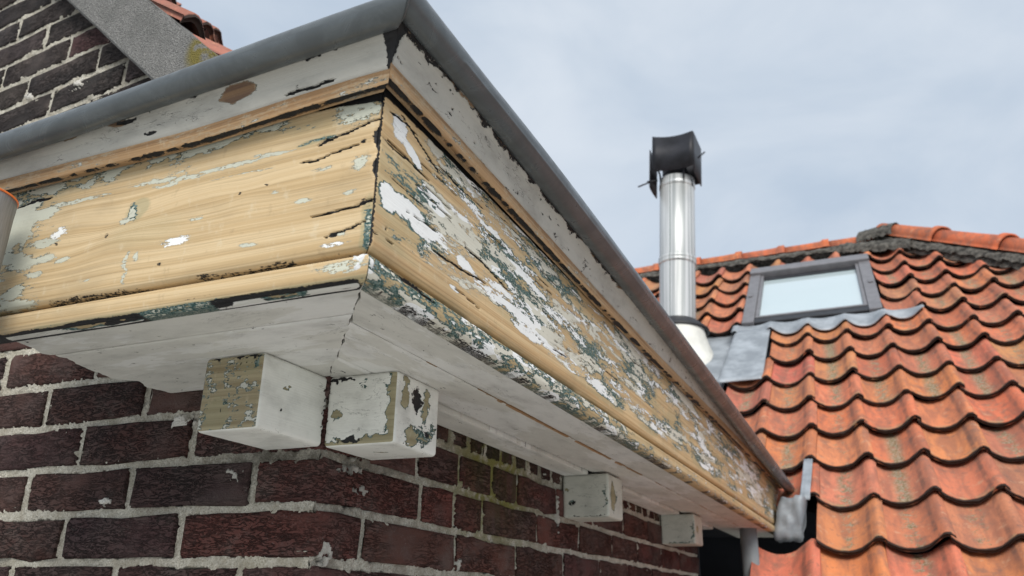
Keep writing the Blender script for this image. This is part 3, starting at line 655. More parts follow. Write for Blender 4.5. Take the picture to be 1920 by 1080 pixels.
# ================================================================== cornice
corn = empty("wooden_cornice", (0, 0, .157), "box cornice of half stripped pine and flaking paint wrapping the house corner", "cornice")
DL, DRr = .27, .232          # overhang on the gable side and on the long side
YEND = 2.62; XEND = -.345
def cumlen(pf): return np.concatenate([[0], np.cumsum(np.hypot(*np.diff(np.array(pf), axis=0).T))])
def densify(pf, st):
    out = []; pf = list(pf)
    for (a, b) in zip(pf[:-1], pf[1:]):
        k = max(1, int(math.ceil(math.hypot(b[0] - a[0], b[1] - a[1]) / st)))
        for i in range(k): out.append((a[0] + (b[0] - a[0]) * i / k, a[1] + (b[1] - a[1]) * i / k))
    out.append(pf[-1]); return np.array(out)
def board(name, side, front, back, mat, pf=None, step=.0016, gap=.0008, wob=.0006, dz=None, disp=None, label=None, s_end=None, s_start=None, parent=corn, ug=.0022, knots=(), seed=0, du=.0016, dropback=True):
    """board with an outline `front` (offset d, height z) from bottom to top, closed by `back`; mitred at the house corner"""
    fr = densify(front, step); bk = np.array(back); prof = np.concatenate([fr, bk]); nv = len(prof); nf = len(fr); cl = cumlen(prof)
    dref = DL if side == 'L' else DRr
    if side == 'L':
        s_c = DRr + (prof[:, 0] - dref) - gap; s_o = np.full(nv, XEND if s_end is None else s_end)
    else:
        s_c = -DL - (prof[:, 0] - dref) + gap; s_o = np.full(nv, YEND if s_end is None else s_end)
    if s_start is not None: s_c = np.full(nv, s_start)
    tot = abs(s_o[0] - s_c[0]); tt = spacing(0, tot, du, ug) / tot; nu = len(tt)
    S = s_c[None] + (s_o - s_c)[None] * tt[:, None]; D = np.repeat(prof[None, :, 0], nu, 0); Zz = np.repeat(prof[None, :, 1], nu, 0)
    sg = (seed * 7 + 3)
    isf = np.zeros(nv, bool); isf[:nf] = True
    wv = (fbm(S * 3, Zz * 2 + sg, 3, sg) - .5) * 2 * wob
    # local normal of the profile
    g = np.gradient(prof, axis=0); nn = np.stack([g[:, 1], -g[:, 0]], -1); nn /= np.maximum(np.linalg.norm(nn, axis=1, keepdims=True), 1e-9); nn[nf:] = 0
    if front[-1][1] < front[0][1]: nn = nn
    D = D + wv * isf; 
    UVv = np.repeat(cl[None], nu, 0); V2 = UVv.copy()
    vv = Zz if abs(front[-1][1] - front[0][1]) > abs(front[-1][0] - front[0][0]) else D
    for (ks, kv, kr) in knots:
        V2 += kr * np.exp(-((S - ks) / (kr * 4.5)) ** 2) * np.tanh((vv - kv) / (kr * .9)) * np.exp(-np.abs(vv - kv) / (kr * 2.2))
    V2 = V2 + (fbm(S * 2.2, vv * 5, 3, sg + 2) - .5) * .006
    PP = np.zeros((nu, nv, 4))
    if pf is not None:
        r = pf(S, vv, UVv)
        for i in range(4): PP[..., i] = np.broadcast_to(r[i], S.shape)
        dd = -.0028 * sst(.45, .9, PP[..., 3]) * (r[4] if len(r) > 4 else 1.0) * isf
        D = D + dd * nn[None, :, 0]; Zz = Zz + dd * nn[None, :, 1]
    if dz is not None: Zz = Zz + dz(S)
    P3 = np.stack([S, -D, Zz], -1) if side == 'L' else np.stack([D, S, Zz], -1)
    F = gridf(nu, nv, True)
    me = mesh_np(name, P3.reshape(-1, 3), F, np.stack([S, V2], -1).reshape(-1, 2), PP.reshape(-1, 4))
    # end caps
    bm = bmesh.new(); bm.from_mesh(me); bm.verts.ensure_lookup_table()
    for ring in (range(nv), range((nu - 1) * nv, nu * nv)):
        try: bm.faces.new([bm.verts[i] for i in ring])
        except ValueError: pass
    bm.to_mesh(me); bm.free()
    me.set_sharp_from_angle(angle=R_(50))
    return link(name, me, mat, parent, label)
def ell(S, V, s, v, rs, rv, rot=0.0):
    c, n = math.cos(rot), math.sin(rot); a = (S - s) * c + (V - v) * n; b = -(S - s) * n + (V - v) * c
    return np.clip(1.6 - np.sqrt((a / rs) ** 2 + (b / rv) ** 2), 0, 1)
def streak(S, V, s0, v0, s1, v1, wdt, seed=0, wav=.004):
    t = np.clip((S - s0) / (s1 - s0), 0, 1); vv = v0 + (v1 - v0) * t + (fbm(S * 14, S * 0 + seed, 3, seed) - .5) * wav * 2
    ends = np.minimum(1, np.minimum(np.abs(S - s0), np.abs(S - s1)) / max(.004, .15 * abs(s1 - s0))) * ((S - s0) * (S - s1) < 0)
    return np.clip(1.5 - np.abs(V - vv) / (wdt * (.35 + .65 * ends) + 1e-6), 0, 1) * (ends > 0)

# paint left on the gable side fascia (S along the board, V height)
def pfL(S, V, U):
    S0, V0 = S, V; S = S + (fbm(S0 * 40, V0 * 60, 4, 501) - .5) * .016; V = V + (fbm(S0 * 30, V0 * 90, 4, 502) - .5) * .007
    n = fbm(S * 16, V * 80, 5, 11); n2 = fbm(S * 45, V * 90, 4, 12)
    R = .06 + .2 * (n - .5) + 0 * S
    brk = .66 + .7 * fbm(S0 * 90, V0 * 260, 4, 67)
    def add(m, k=.8): nonlocal R; R = np.maximum(R, .10 + k * .86 * m * brk)
    top = sst(.318, .345, V); R = R + .52 * top * sst(.34, .58, n) * (.75 + .25 * sst(-.3, .2, S))
    R = R + .46 * sst(.285, .325, V) * sst(.44, .62, .5 * n + .5 * n2) * sst(.20, -.05, S)
    add(np.clip(ell(S, V, .206, .336, .026, .016) * 1.1, 0, 1), .62); add(ell(S, V, .215, .345, .02, .02), .6)
    add(streak(S, V, -.09, .307, .135, .305, .0032, 3), .6); add(streak(S, V, .03, .293, .115, .289, .0012, 4, .002), .5)
    add(streak(S, V, -.2, .309, -.11, .304, .003, 9), .6)
    for e in ((-.072, .276, .006, .011, .5), (-.08, .268, .009, .004), (-.002, .232, .017, .005), (.213, .275, .010, .008), (-.183, .268, .013, .005, .35), (-.20, .262, .02, .004),
              (-.197, .243, .018, .006), (-.235, .24, .022, .007), (-.068, .219, .003, .009), (-.066, .205, .002, .012), (.15, .247, .009, .002), (-.232, .207, .011, .006), (-.2, .223, .010, .004),
              (-.262, .29, .012, .045), (-.245, .305, .018, .018), (-.215, .30, .022, .006), (-.24, .275, .008, .025), (-.222, .333, .03, .008), (.19, .196, .014, .0025), (.206, .247, .006, .002), (.195, .205, .008, .002), (-.056, .222, .004, .005), (-.225, .190, .03, .004), (-.16, .236, .012, .003), (.02, .252, .008, .002), (.09, .212, .012, .0022), (.118, .262, .007, .0025), (-.12, .205, .01, .002), (.172, .278, .012, .0025), (-.03, .3, .02, .0025)):
        add(ell(S, V, *e), .62)
    R = R + .50 * sst(-.15, -.27, S) * sst(.40, .60, n) + .1 * sst(-.1, -.25, S) * sst(.23, .2, V) * n2
    G = ell(S, V, -.178, .27, .013, .006) + ell(S, V, -.002, .232, .02, .006) * .9 + .45 * ell(S, V, .19, .196, .02, .004) + .2
    B = .2 + .35 * sst(.30, .335, V) * n * 1.6 + .45 * sst(-.12, -.25, S) * n2 + .9 * ell(S, V, -.066, .279, .012, .009) + .8 * streak(S, V, .135, .306, .185, .309, .0022, 6) + .9 * ell(S, V, .224, .2, .006, .03) + .25 * ell(S, V, -.05, .25, .06, .02)
    R = np.maximum(R, .42 * ell(S, V, .225, .205, .005, .03)); R = np.maximum(R, .43 * streak(S, V, .135, .306, .185, .309, .002, 6))
    A = np.zeros_like(S)
    for s in ((.16, .306, .240, .317, .0012), (.165, .229, .240, .231, .0016), (.18, .205, .222, .212, .0011), (.14, .291, .222, .296, .0010), (-.27, .317, -.20, .323, .0016), (.15, .262, .15, .262, .001)):
        if s[0] < s[2]: A = np.maximum(A, streak(S, V, *s, seed=31))
    A = np.maximum(A, ell(S, V, .188, .2055, .004, .0022)); A = np.maximum(A, .9 * sst(.2265, .2310, S + .0015 * (n2 - .5) * 3) * sst(.35, .5, n2 + .1))
    A = np.maximum(A, sst(.344 - .008 * sst(.05, .23, S) - .004 * sst(.2, -.1, S), .350 - .007 * sst(.12, .23, S), V + .012 * (n - .5)))  # blackened top edge stands in for the shaded recess below the cover strip
    for kn in ((-.185, .257), (-.107, .2535), (.075, .27), (.106, .274), (.218, .30), (.218, .236), (-.02, .335), (-.02, .21)): A = np.maximum(A, .56 * ell(S, V, *kn, .0028, .003))
    A = np.maximum(A, .52 * sst(.1905, .1865, V) * sst(.45, .6, n))
    return np.clip(R, 0, 1), np.clip(G, 0, 1), np.clip(B, 0, 1), np.clip(A, 0, 1)
KNL = [(-.107, .253, .010), (-.066, .262, .012), (.08, .27, .006), (-.2, .262, .008)]
def fascia_front(d): return [(d - .012, .1858), (d - .004, .1872), (d - .001, .190), (d, .194), (d, .372)]
board("fascia_board", 'L', fascia_front(DL), [(DL - .018, .372), (DL - .018, .1858)], M_FASCIA, pfL, step=.0015, knots=KNL, seed=1, du=.0017, ug=.0008, label="fascia board of mostly bare yellow pine with cream paint remnants")
def pfR(S, V, U):
    w1 = (fbm(S * 9, V * 30, 3, 41) - .5) * .03
    n = .55 * fbm((S + w1) * 13, V * 70 + w1 * 60, 5, 51, .58) + .45 * fbm(S * 7, V * 130, 4, 54); n2 = fbm(S * 60, V * 150, 4, 52); big = fbm(S * 5, V * 15, 3, 53)
    R = .36 + 1.15 * (n - .5) + .6 * (big - .5) + .10 * sst(-.05, .25, S)
    R = R - .38 * sst(.215, .198, V) * (1 - .4 * sst(1.0, 1.8, S)) - .18 * sst(-.16, -.25, S)
    brk = .70 + .62 * fbm(S * 48, V * 200, 4, 66)
    def add(m, k=.76): nonlocal R; R = np.maximum(R, .05 + k * m * brk)
    W = np.zeros_like(S)
    for e in ((-.236, .326, .013, .013, -.5), (-.212, .313, .02, .006, -.35), (-.246, .247, .014, .014, 0), (-.215, .25, .035, .011, .05), (-.178, .243, .03, .008, .1), (-.11, .204, .012, .003, 0), (.09, .215, .05, .006, 0), (.04, .232, .05, .005, .0), (-.09, .24, .02, .006, 0), (-.165, .347, .02, .010, 0)):
        m_ = ell(S, V, *e); add(m_); W = np.maximum(W, m_)
    G = .12 + .9 * W * (1 - ell(S, V, -.165, .347, .03, .02)) + .85 * sst(.44, .58, fbm(S * 11, V * 60, 4, 61))
    G = G * (1 - .75 * ell(S, V, -.16, .345, .04, .02))
    B = .42 + 1.9 * (fbm(S * 9, V * 34, 4, 63) - .47)
    B = B * sst(.19, .2, V)
    A = np.zeros_like(S); rs_ = random.Random(5)
    for k in range(46):
        s0 = -.27 + 1.6 * rs_.random() ** 1.4; v0 = rs_.uniform(.198, .35); l = rs_.uniform(.02, .11); A = np.maximum(A, streak(S, V, s0, v0, s0 + l, v0 + rs_.uniform(-.004, .002), rs_.uniform(.0004, .0011), 70 + k) * rs_.uniform(.6, 1))
    for s in ((-.235, .345, -.15, .318, .0016), (-.16, .229, -.03, .236, .0012), (-.09, .262, .03, .25, .0014), (-.255, .338, -.20, .34, .0011), (-.256, .306, -.17, .3, .0012)): A = np.maximum(A, streak(S, V, *s, seed=33))
    A = np.maximum(A, sst(.345, .353, V + .016 * (n - .45)))
    for kn in ((-.245, .30), (-.245, .215), (.12, .33), (.12, .21), (.55, .32), (.55, .22), (1.1, .3), (-.02, .262)): A = np.maximum(A, .9 * ell(S, V, *kn, .0016, .0016))
    A = np.maximum(A, sst(-.263, -.268, S + .002 * (n2 - .5)) * .8)
    return np.clip(R, 0, 1), np.clip(G, 0, 1), np.clip(B, 0, 1), np.clip(A, 0, 1)
zR = lambda S: .006 * sst(.2, 2.2, S) * 1.6
board("fascia_board", 'R', fascia_front(DRr), [(DRr - .018, .372), (DRr - .018, .1858)], M_FASCIAR, pfR, step=.0016, knots=[(.05, .27, .008), (.4, .25, .01), (.9, .28, .01)], seed=2, du=.0016, ug=.0024, wob=.0012, label="fascia board crusted with flaking white, cream and green paint")
# lower moulding strip
def pfsL(S, V, U):
    n = fbm(S * 18, V * 120, 4, 81)
    R = .12 + .2 * (n - .5) + .32 * sst(-.2, -.26, S) * sst(.4, .6, n) + .42 * ell(S, V, .205, .172, .03, .006)
    G = .2; B = .2 + .8 * sst(.164, .159, V) * sst(.4, .55, fbm(S * 9, V * 0, 3, 5))
    R = np.maximum(R, .44 * sst(.1635, .159, V) * sst(.36, .6, fbm(S * 11, V * 0 + 3, 3, 7)))
    A = .75 * sst(.1625, .1585, V + .004 * (n - .5)) * sst(.35, .5, fbm(S * 8, V * 0 + 9, 3, 9)) + .5 * streak(S, V, .02, .165, .06, .166, .001, 3)
    return np.clip(R, 0, 1), np.clip(G, 0, 1), B, np.clip(A, 0, 1)
def pfsR(S, V, U):
    n = fbm(S * 22, V * 110, 5, 91, .6); R = .42 + .9 * (n - .5) - .16 * sst(.3, .9, S) + .12 * sst(.17, .158, V); G = .1 + .9 * sst(.42, .6, fbm(S * 30, V * 120, 3, 95)); B = .75 + .4 * (fbm(S * 12, V * 40, 3, 93) - .5) - .3 * sst(.2, 1, S)
    A = .7 * streak(S, V, -.25, .181, -.17, .178, .0015, 5) + .8 * streak(S, V, -.22, .176, -.15, .1735, .0015, 6) + .55 * sst(.161, .157, V) * sst(.4, .6, n)
    return np.clip(R, 0, 1), np.clip(G, 0, 1), np.clip(B, 0, 1), np.clip(A, 0, 1)
def strip_front(d): return [(d - .010, .1565), (d - .004, .1575), (d - .0005, .161), (d + .001, .165), (d + .001, .176), (d - .0005, .180), (d - .004, .1822), (d - .012, .183)]
board("moulding_strip", 'L', strip_front(DL), [(DL - .02, .183), (DL - .02, .1565)], M_FASCIA, pfsL, step=.0013, seed=3, du=.0018, ug=.0008)
board("moulding_strip", 'R', strip_front(DRr), [(DRr - .02, .183), (DRr - .02, .1565)], M_FASCIAR, pfsR, step=.0014, seed=4, du=.0017, ug=.0024, wob=.001)
# orange bare strip under the crown
def pfo(S, V, U):
    n = fbm(S * 14, V * 120, 4, 101); e = sst(.362, .367, V) * 0
    return np.clip(.30 + .5 * (n - .5), 0, 1), .2 + 0 * S, .3 + 0 * S, np.clip(.60 * sst(.3450, .3428, V + .004 * (n - .5)) * sst(.36, .62, fbm(S * 45, S * 0, 5, 102, .6)) + .42 * sst(.3428, .3422, V) + .55 * streak(S, V, -.27, .365, .5, .366, .001, 4) * sst(.4, .55, n), 0, 1)
def ostr(d, zb, zt): return [(d + .0115, zb), (d + .0145, zb), (d + .0162, zb + .0008), (d + .0172, zb + .0035), (d + .0182, (zb + zt) / 2), (d + .019, zt)]
dzL = lambda S: -.0105 * sst(.24, -.02, S)
dzR = lambda S: np.interp(S, [-.3, -.02, .35, .7, 1.4, 2.6], [0, -.0035, -.0115, -.0125, -.009, -.012])
for sd_, dd in (('L', DL), ('R', DRr)):
    zb, zt = (.3425, .3570) if sd_ == 'L' else (.3490, .3640)
    board("cover_strip", sd_, ostr(dd, zb, zt), [(dd + .004, zt), (dd + .004, zb + .002)], M_STRIP, lambda S, V, U, zb=zb: pfo(S, V - zb + .342, U), step=.0013, seed=5 + (sd_ == 'R'), du=.002, ug=.002, wob=.0014, dz=dzL if sd_ == 'L' else dzR)
# crown board leaning out under the gutter
FALL = lambda S: -.042 * sst(-.3, 2.6, S) ** .8
def pfc(side):
    def f(S, V, U):
        S0 = S; S = S + (fbm(S * 60, V * 120, 4, 511) - .5) * .022; V0 = V; V = (V - .3574) / .0366 * .033 + .366 if side == 'L' else (V - .3645) / .0375 * .033 + .366; V = V + (fbm(S0 * 50, V * 140, 4, 512) - .5) * .008
        n = fbm(S * 12, V * 160, 5, 111); n3 = fbm(S * 30, V * 260, 4, 117)
        R = .82 + .25 * (n - .5); A = np.zeros_like(S)
        if side == 'L':
            for (s, v, rs, rv) in ((.075, .386, .020, .006), (-.17, .392, .022, .0035), (-.09, .391, .012, .004)): R = R - 1.15 * ell(S, V, s, v, rs, rv)
            A = np.maximum(A, .8 * ell(S, V, -.075, .389, .018, .0022)); A = np.maximum(A, .75 * ell(S, V, -.04, .374, .01, .0022)); A = np.maximum(A, .55 * ell(S, V, .15, .374, .003, .002)); A = np.maximum(A, streak(S, V, .13, .370, .19, .371, .0014, 7))
        else:
            A = np.maximum(A, .5 * sst(.66, .72, fbm(S * 60, V * 200, 3, 119)))
            for q in ((-.29, .376, -.27, .372, .0012), (-.18, .38, -.17, .381, .0016), (-.12, .375, -.11, .373, .001)): A = np.maximum(A, .8 * streak(S, V, *q, seed=9))
            R = R - .5 * sst(.392, .397, V) * sst(.45, .6, n3)
        A = np.maximum(A, .66 * sst(.390, .3965, V + .004 * (fbm(S0 * 150, V * 300, 4, 119) - .5) + .005 * (n - .5)) * sst(.3, .5, fbm(S * 13, S * 0 + 2, 3, 118) + (.2 if side == 'R' else .0)))
        A = np.maximum(A, .9 * (sst(.2455, .2480, S0 + .003 * (n3 - .5)) if side == 'L' else sst(-.2840, -.2865, S0 + .003 * (n3 - .5))))
        return np.clip(R, 0, 1), np.clip(.35 * sst(.4, .6, fbm(S * 7, V * 50, 3, 3)), 0, 1), .35 + 0 * S, np.clip(A, 0, 1)
    return f
def crown(d, za, zb):
    h = zb - za; return [(d + .0165, za), (d + .0185, za + .003), (d + .0225, za + h * .42), (d + .028, za + h * .75), (d + .036, zb)]
board("crown_board", 'L', crown(DL, .3574, .394), [(DL + .0, .394), (DL + .0, .3574)], M_CROWN, pfc('L'), step=.0014, seed=7, du=.0018, ug=.0008, wob=.0012, dz=dzL)
board("crown_board", 'R', crown(DRr, .3645, .402), [(DRr + .0, .402), (DRr + .0, .3645)], M_CROWN, pfc('R'), step=.0016, seed=8, du=.002, ug=.0022, wob=.001, dz=dzR)
# soffit boards
def pfso(seam, side, orange=False):
    def f(S, V, U):
        n = fbm(S * 10, V * 50, 5, 121); R = .85 + .2 * (n - .5); A = np.zeros_like(S)
        if orange:
            lo = sst(.10, .2, S) * sst(1.05, .7, S); dv = np.abs(V - seam); wv_ = .0055 * (.4 + 1.2 * fbm(S * 12, S * 0, 3, 131))
            R = R - .9 * sst(wv_, wv_ * .6, dv) * lo * sst(.30, .45, fbm(S * 25, V * 40, 3, 133)); R = R - .5 * sst(.003, .001, dv) * sst(.5, .62, fbm(S * 20, S * 0, 3, 135))
        if side == 'edgeL':
            mk = sst(.250, .259, V + .009 * (fbm(S * 30, V * 60, 4, 137) - .5)) * sst(.40, .54, fbm(S * 9 + 2, S * 0, 3, 138)) * sst(-.19, -.12, S)
            R = R - .62 * mk; A = np.maximum(A, .95 * mk * sst(.44, .56, fbm(S * 40, V * 240, 4, 139)))
        if side == 'edgeR': A = np.maximum(A, .8 * sst(.225, .2285, V + .004 * (fbm(S * 10, S * 0, 4, 139) - .5)) * sst(.45, .6, fbm(S * 5, S * 0, 3, 140)))
        A = np.maximum(A, .5 * sst(.76, .8, fbm(S * 70, V * 160, 3, 141)))
        return np.clip(R, 0, 1), np.clip(fbm(S * 6, V * 22, 4, 143) * .9, 0, 1), .25 + (.8 if side == 'edgeL' else 0) + 0 * S, A
    return f
def scr(name, poly_s, poly_d, side, z, mat, pf, seed, th=.016, nd=70, label=None, dcut=None):
    pass
def soffit_board(side, d0, d1, z, pf, seed, s_out, s_in=None, ug=.002, du=.002, jit0=.0, jit1=.0, gap=.0006, th=.016, endf=None, name="soffit_board"):
    """flat board seen from below between offsets d0 (inner) and d1 (outer); ends on the mitre line unless s_in is given"""
    nd = max(8, int((d1 - d0) / .0022)); ds = np.linspace(d0, d1, nd)
    def mit(d):     # mitre runs from the outer corner to the house corner
        t = d / (DL if side == 'L' else DRr); return (DRr if side == 'L' else -DL) * t
    tot = 2.9 if side == 'R' else .6; tt = spacing(0, 1, du / tot, ug); nu = len(tt)
    sc = mit(ds) if s_in is None else np.full(nd, s_in)
    wig = (fbm(ds * 60, ds * 0 + 1.5, 4, 151) - .5) * .012 * (s_in is None); sg = -1 if side == 'L' else 1
    sc = sc + wig + sg * gap; so_ = np.full(nd, s_out) if endf is None else endf(ds)
    S = sc[None] + (so_ - sc)[None] * tt[:, None]; D = np.repeat(ds[None], nu, 0)
    k = np.linspace(0, 1, nd)[None]
    D = D + (1 - k) ** 8 * jit0 * (fbm(S * 25, S * 0 + 1, 4, 161 + seed) - .3) - k ** 8 * jit1 * (fbm(S * 25, S * 0 + 1, 4, 161 + seed) - .3)
    Zz = z + (fbm(S * 5, D * 12, 3, seed) - .5) * .0014
    edge = np.minimum(k * nd, (1 - k) * nd); Zz = Zz + .0012 * np.clip(1 - edge / 1.5, 0, 1)
    PP = np.zeros((nu, nd, 4)); r = pf(S, D, None)
    for i in range(4): PP[..., i] = np.broadcast_to(r[i], S.shape)
    f3 = lambda Z_: np.stack([S, -D, Z_], -1) if side == 'L' else np.stack([D, S, Z_], -1)
    V = np.concatenate([f3(Zz).reshape(-1, 3), f3(np.full_like(Zz, z + th)).reshape(-1, 3)]); o = nu * nd
    uv = np.stack([S, D], -1).reshape(-1, 2); F = [gridf(nu, nd)]
    a = np.arange(nu - 1) * nd
    for c in (0, nd - 1): F.append(np.stack([a + c, a + nd + c, a + nd + c + o, a + c + o], -1))
    b = np.arange(nd - 1)
    for c in (0, (nu - 1) * nd): F.append(np.stack([b + c, b + 1 + c, b + 1 + c + o, b + c + o], -1))
    me = mesh_np(name, V, np.concatenate(F), np.concatenate([uv, uv]), np.concatenate([PP.reshape(-1, 4)] * 2)); me.set_sharp_from_angle(angle=R_(40))
    return link(name, me, M_SOFFIT, corn)
ZS = .157
scx = np.array([0, .001, .039, .069, .085, .125, .16, .182, .206, .223, .246, .264, .278]); scy = np.array([-.209, -.243, -.25, -.234, -.254, -.251, -.241, -.229, -.243, -.234, -.226, -.229, -.226])
endL = lambda ds: np.interp(ds, scx, scy) - .012 + (fbm(ds * 90, ds * 0, 3, 5) - .5) * .006
soffit_board('L', .1925, .2605, ZS, pfso(0, 'edgeL'), 1, None, endf=endL, gap=.0004, jit0=.0012)
soffit_board('L', .001, .1920, ZS, pfso(0, ''), 2, None, endf=endL, gap=.0004, jit1=.0012)
soffit_board('R', .1495, .2225, ZS, pfso(.1492, 'edgeR', True), 3, YEND, jit0=.0012, gap=.0004)
soffit_board('R', .0610, .1482, ZS, pfso(.1485, '', True), 4, YEND, jit1=.0016, jit0=.002, gap=.0004)
soffit_board('R', .001, .0604, ZS, pfso(0, ''), 8, .113, gap=.0004)
for a, b in ((.112, .832), (.937, 1.653), (1.765, 2.16)):
    soffit_board('R', .001, .0575, ZS - .006, pfso(0, ''), 5, b, s_in=a, jit1=.003, th=.02, name="wall_batten")
boxes("inner_filler", [(.001, .0605, .83, .94, ZS + .003, ZS + .018), (.001, .0605, 1.65, 1.77, ZS + .003, ZS + .018), (-.24, DRr - .02, -DL + .02, -.0, ZS + .017, ZS + .03)], M_SOFFIT, corn, 0)
boxes("end_board", [(-.262, -.247, -DL + .018, .0, ZS + .017, .37)], M_CROWN, corn, .002)
# brackets: painted blocks under the soffit
def block(x0, x1, y0, y1, z0, z1, pf, label, seed):
    n = 46; V = []; UV = []; PPs = []; F = []; o = 0
    h = np.array([(x1 - x0) / 2, (y1 - y0) / 2, (z1 - z0) / 2]); c = np.array([(x0 + x1) / 2, (y0 + y1) / 2, (z0 + z1) / 2]); r = .0055
    for ax in range(3):
        for s in (-1, 1):
            u, v = [i for i in range(3) if i != ax]; lin = np.linspace(-1, 1, n); lin = np.sign(lin) * (1 - (1 - np.abs(lin)) ** 1.15)
            U_, V_ = np.meshgrid(lin, lin, indexing='ij'); P = np.zeros((n, n, 3)); P[..., ax] = s * h[ax]; P[..., u] = U_ * h[u]; P[..., v] = V_ * h[v]
            inn = np.clip(P, -(h - r), h - r); d = P - inn; l = np.linalg.norm(d, axis=-1, keepdims=True); P = inn + d / np.maximum(l, 1e-9) * np.minimum(l, r)
            W = P + c; wob = (fbm(W[..., u] * 30 + ax, W[..., v] * 30 + s, 3, seed) - .5) * .0016; 
            face = 'xyz'[ax] + ('+' if s > 0 else '-'); rr = pf(face, (U_ + 1) / 2, (V_ + 1) / 2, W)
            dd = np.zeros((n, n, 3)); dd[..., ax] = s * (wob * (1 - np.abs(U_) ** 6) * (1 - np.abs(V_) ** 6) - .0015 * sst(.5, .9, rr[3]))
            W = W + dd; V.append(W.reshape(-1, 3)); UV.append(np.stack([W[..., u] * 1.0 + ax, W[..., v] + s * .3], -1).reshape(-1, 2) * np.array([1, .7]))
            Q = np.zeros((n, n, 4))
            for i in range(4): Q[..., i] = rr[i]
            PPs.append(Q.reshape(-1, 4)); F.append(gridf(n, n, off=o)); o += n * n
    me = mesh_np("bracket", np.concatenate(V), np.concatenate(F), np.concatenate(UV), np.concatenate(PPs)); return link("bracket", me, M_BLOCK, corn, label)
def pfb(spec, base=.85, g=.7, b=.8):
    def f(face, u, v, W):
        n = fbm(u * 7 + 3, v * 7, 6, 200 + ord(face[0]), .68); n = .5 + (n - .5) * 1.7; u = u + .09 * (fbm(u * 19, v * 19, 3, 211) - .5); v = v + .09 * (fbm(u * 19 + 5, v * 19, 3, 212) - .5); R = base + .12 + .2 * (n - .5); A = 0 * u; G = g + .2 * (n - .5); B = b + 0 * u
        for s in spec.get(face, ()):
            k = s[0]
            if k == 'chip': R = R - 1.3 * ell(u + .1 * (n - .5), v + .1 * (n - .5), *s[1:])
            elif k == 'bare': R = R * 0 + s[1] + .5 * (n - .5) + .5 * (fbm(u * 16, v * 19, 4, 333) - .5); G = G * 0 + .1; A = np.maximum(A, .5 * sst(.06, .0, np.abs(fbm(u * 6, v * 7, 4, 335) - .5))); B = B * 0 + s[2] if len(s) > 2 else B
            elif k == 'dark': A = np.maximum(A, ell(u + .12 * (n - .5), v + .12 * (n - .5), *s[1:]))
            elif k == 'edge': R = R - 1.0 * sst(s[1], s[1] * .4, np.minimum(1 - u if s[3] > 0 else u, v) + .12 * (n - .5)); 
            elif k == 'green': B = B + 1.5 * ell(u, v, *s[1:]); R = R - .55 * ell(u + .15 * (n - .5), v + .15 * (n - .5), *s[1:])
        return np.clip(R, 0, 1), np.clip(G, 0, 1), np.clip(B, 0, 1), np.clip(A, 0, 1)
    return f
block(-.0875, -.0012, -.12, .005, .0705, .1575, pfb({'y-': [('bare', .33, .5), ('green', .3, .2, .13, .16), ('green', .78, .88, .12, .1), ('dark', .75, .97, .25, .02), ('dark', .2, .97, .1, .015)], 'x+': [('chip', .35, .62, .06, .02, .7), ('dark', .3, .3, .02, .03), ('dark', .97, .45, .018, .3), ('dark', .93, .78, .02, .02)]}), "corner bracket with a bare brown weathered front", 1)
block(-.0, .1, .001, .108, .0695, .1575, pfb({'y-': [('edge', .16, 0, 1), ('green', .95, .3, .05, .3), ('green', .55, .85, .10, .07), ('green', .85, .86, .08, .06), ('dark', .4, .08, .16, .035), ('chip', .16, .45, .05, .06), ('dark', .0, .5, .015, .5), ('dark', .2, .95, .2, .03)], 'x+': [('dark', .45, .68, .09, .17), ('chip', .66, .66, .07, .2), ('chip', .2, .68, .06, .14), ('green', .6, .2, .2, .16), ('chip', .35, .15, .1, .12), ('green', .85, .35, .1, .12), ('chip', .2, .92, .08, .05), ('dark', .75, .28, .05, .05)], 'z-': [('chip', .5, .5, .08, .02)]}), "corner bracket with green chips and a black hole on its end", 2)
block(-.0, .1, .834, .935, .0655, .1530, pfb({'y-': [('green', .2, .35, .06, .06), ('dark', .22, .32, .035, .04), ('dark', .5, .01, .4, .02), ('green', .93, .5, .03, .3), ('chip', .12, .65, .05, .02, -.8)], 'x+': [('green', .35, .5, .3, .12), ('chip', .3, .5, .1, .3)]}, .82, .25), "middle bracket with small green scratches", 3)
block(-.0, .1, 1.655, 1.762, .0690, .1530, pfb({'y-': [('green', .95, .45, .05, .4), ('green', .5, .03, .4, .05)], 'x+': [('chip', .3, .5, .1, .1)]}, .82, .25), "farthest bracket near the dark gap", 4)
# flaked filler blob on the lower corner
bm = bmesh.new(); bmesh.ops.create_icosphere(bm, subdivisions=4, radius=1)
for v in bm.verts:
    k = 1 + .35 * float(fbm(np.array([v.co.x * 2 + 5]), np.array([v.co.y * 2 + v.co.z * 1.7]), 3, 9)[0] - .5) * 2
    v.co = Vector((DRr - .0125 + v.co.x * .0135 * k, -DL + .0030 + v.co.y * .0042 * k, .1725 + v.co.z * .0092 * k))
me = bpy.data.meshes.new("filler_lump"); bm.to_mesh(me); bm.free()
for p in me.polygons: p.use_smooth = True
link("filler_lump", me, simple("white_filler", (.60, .61, .61), .2, 160, .85, .8, .001), corn)

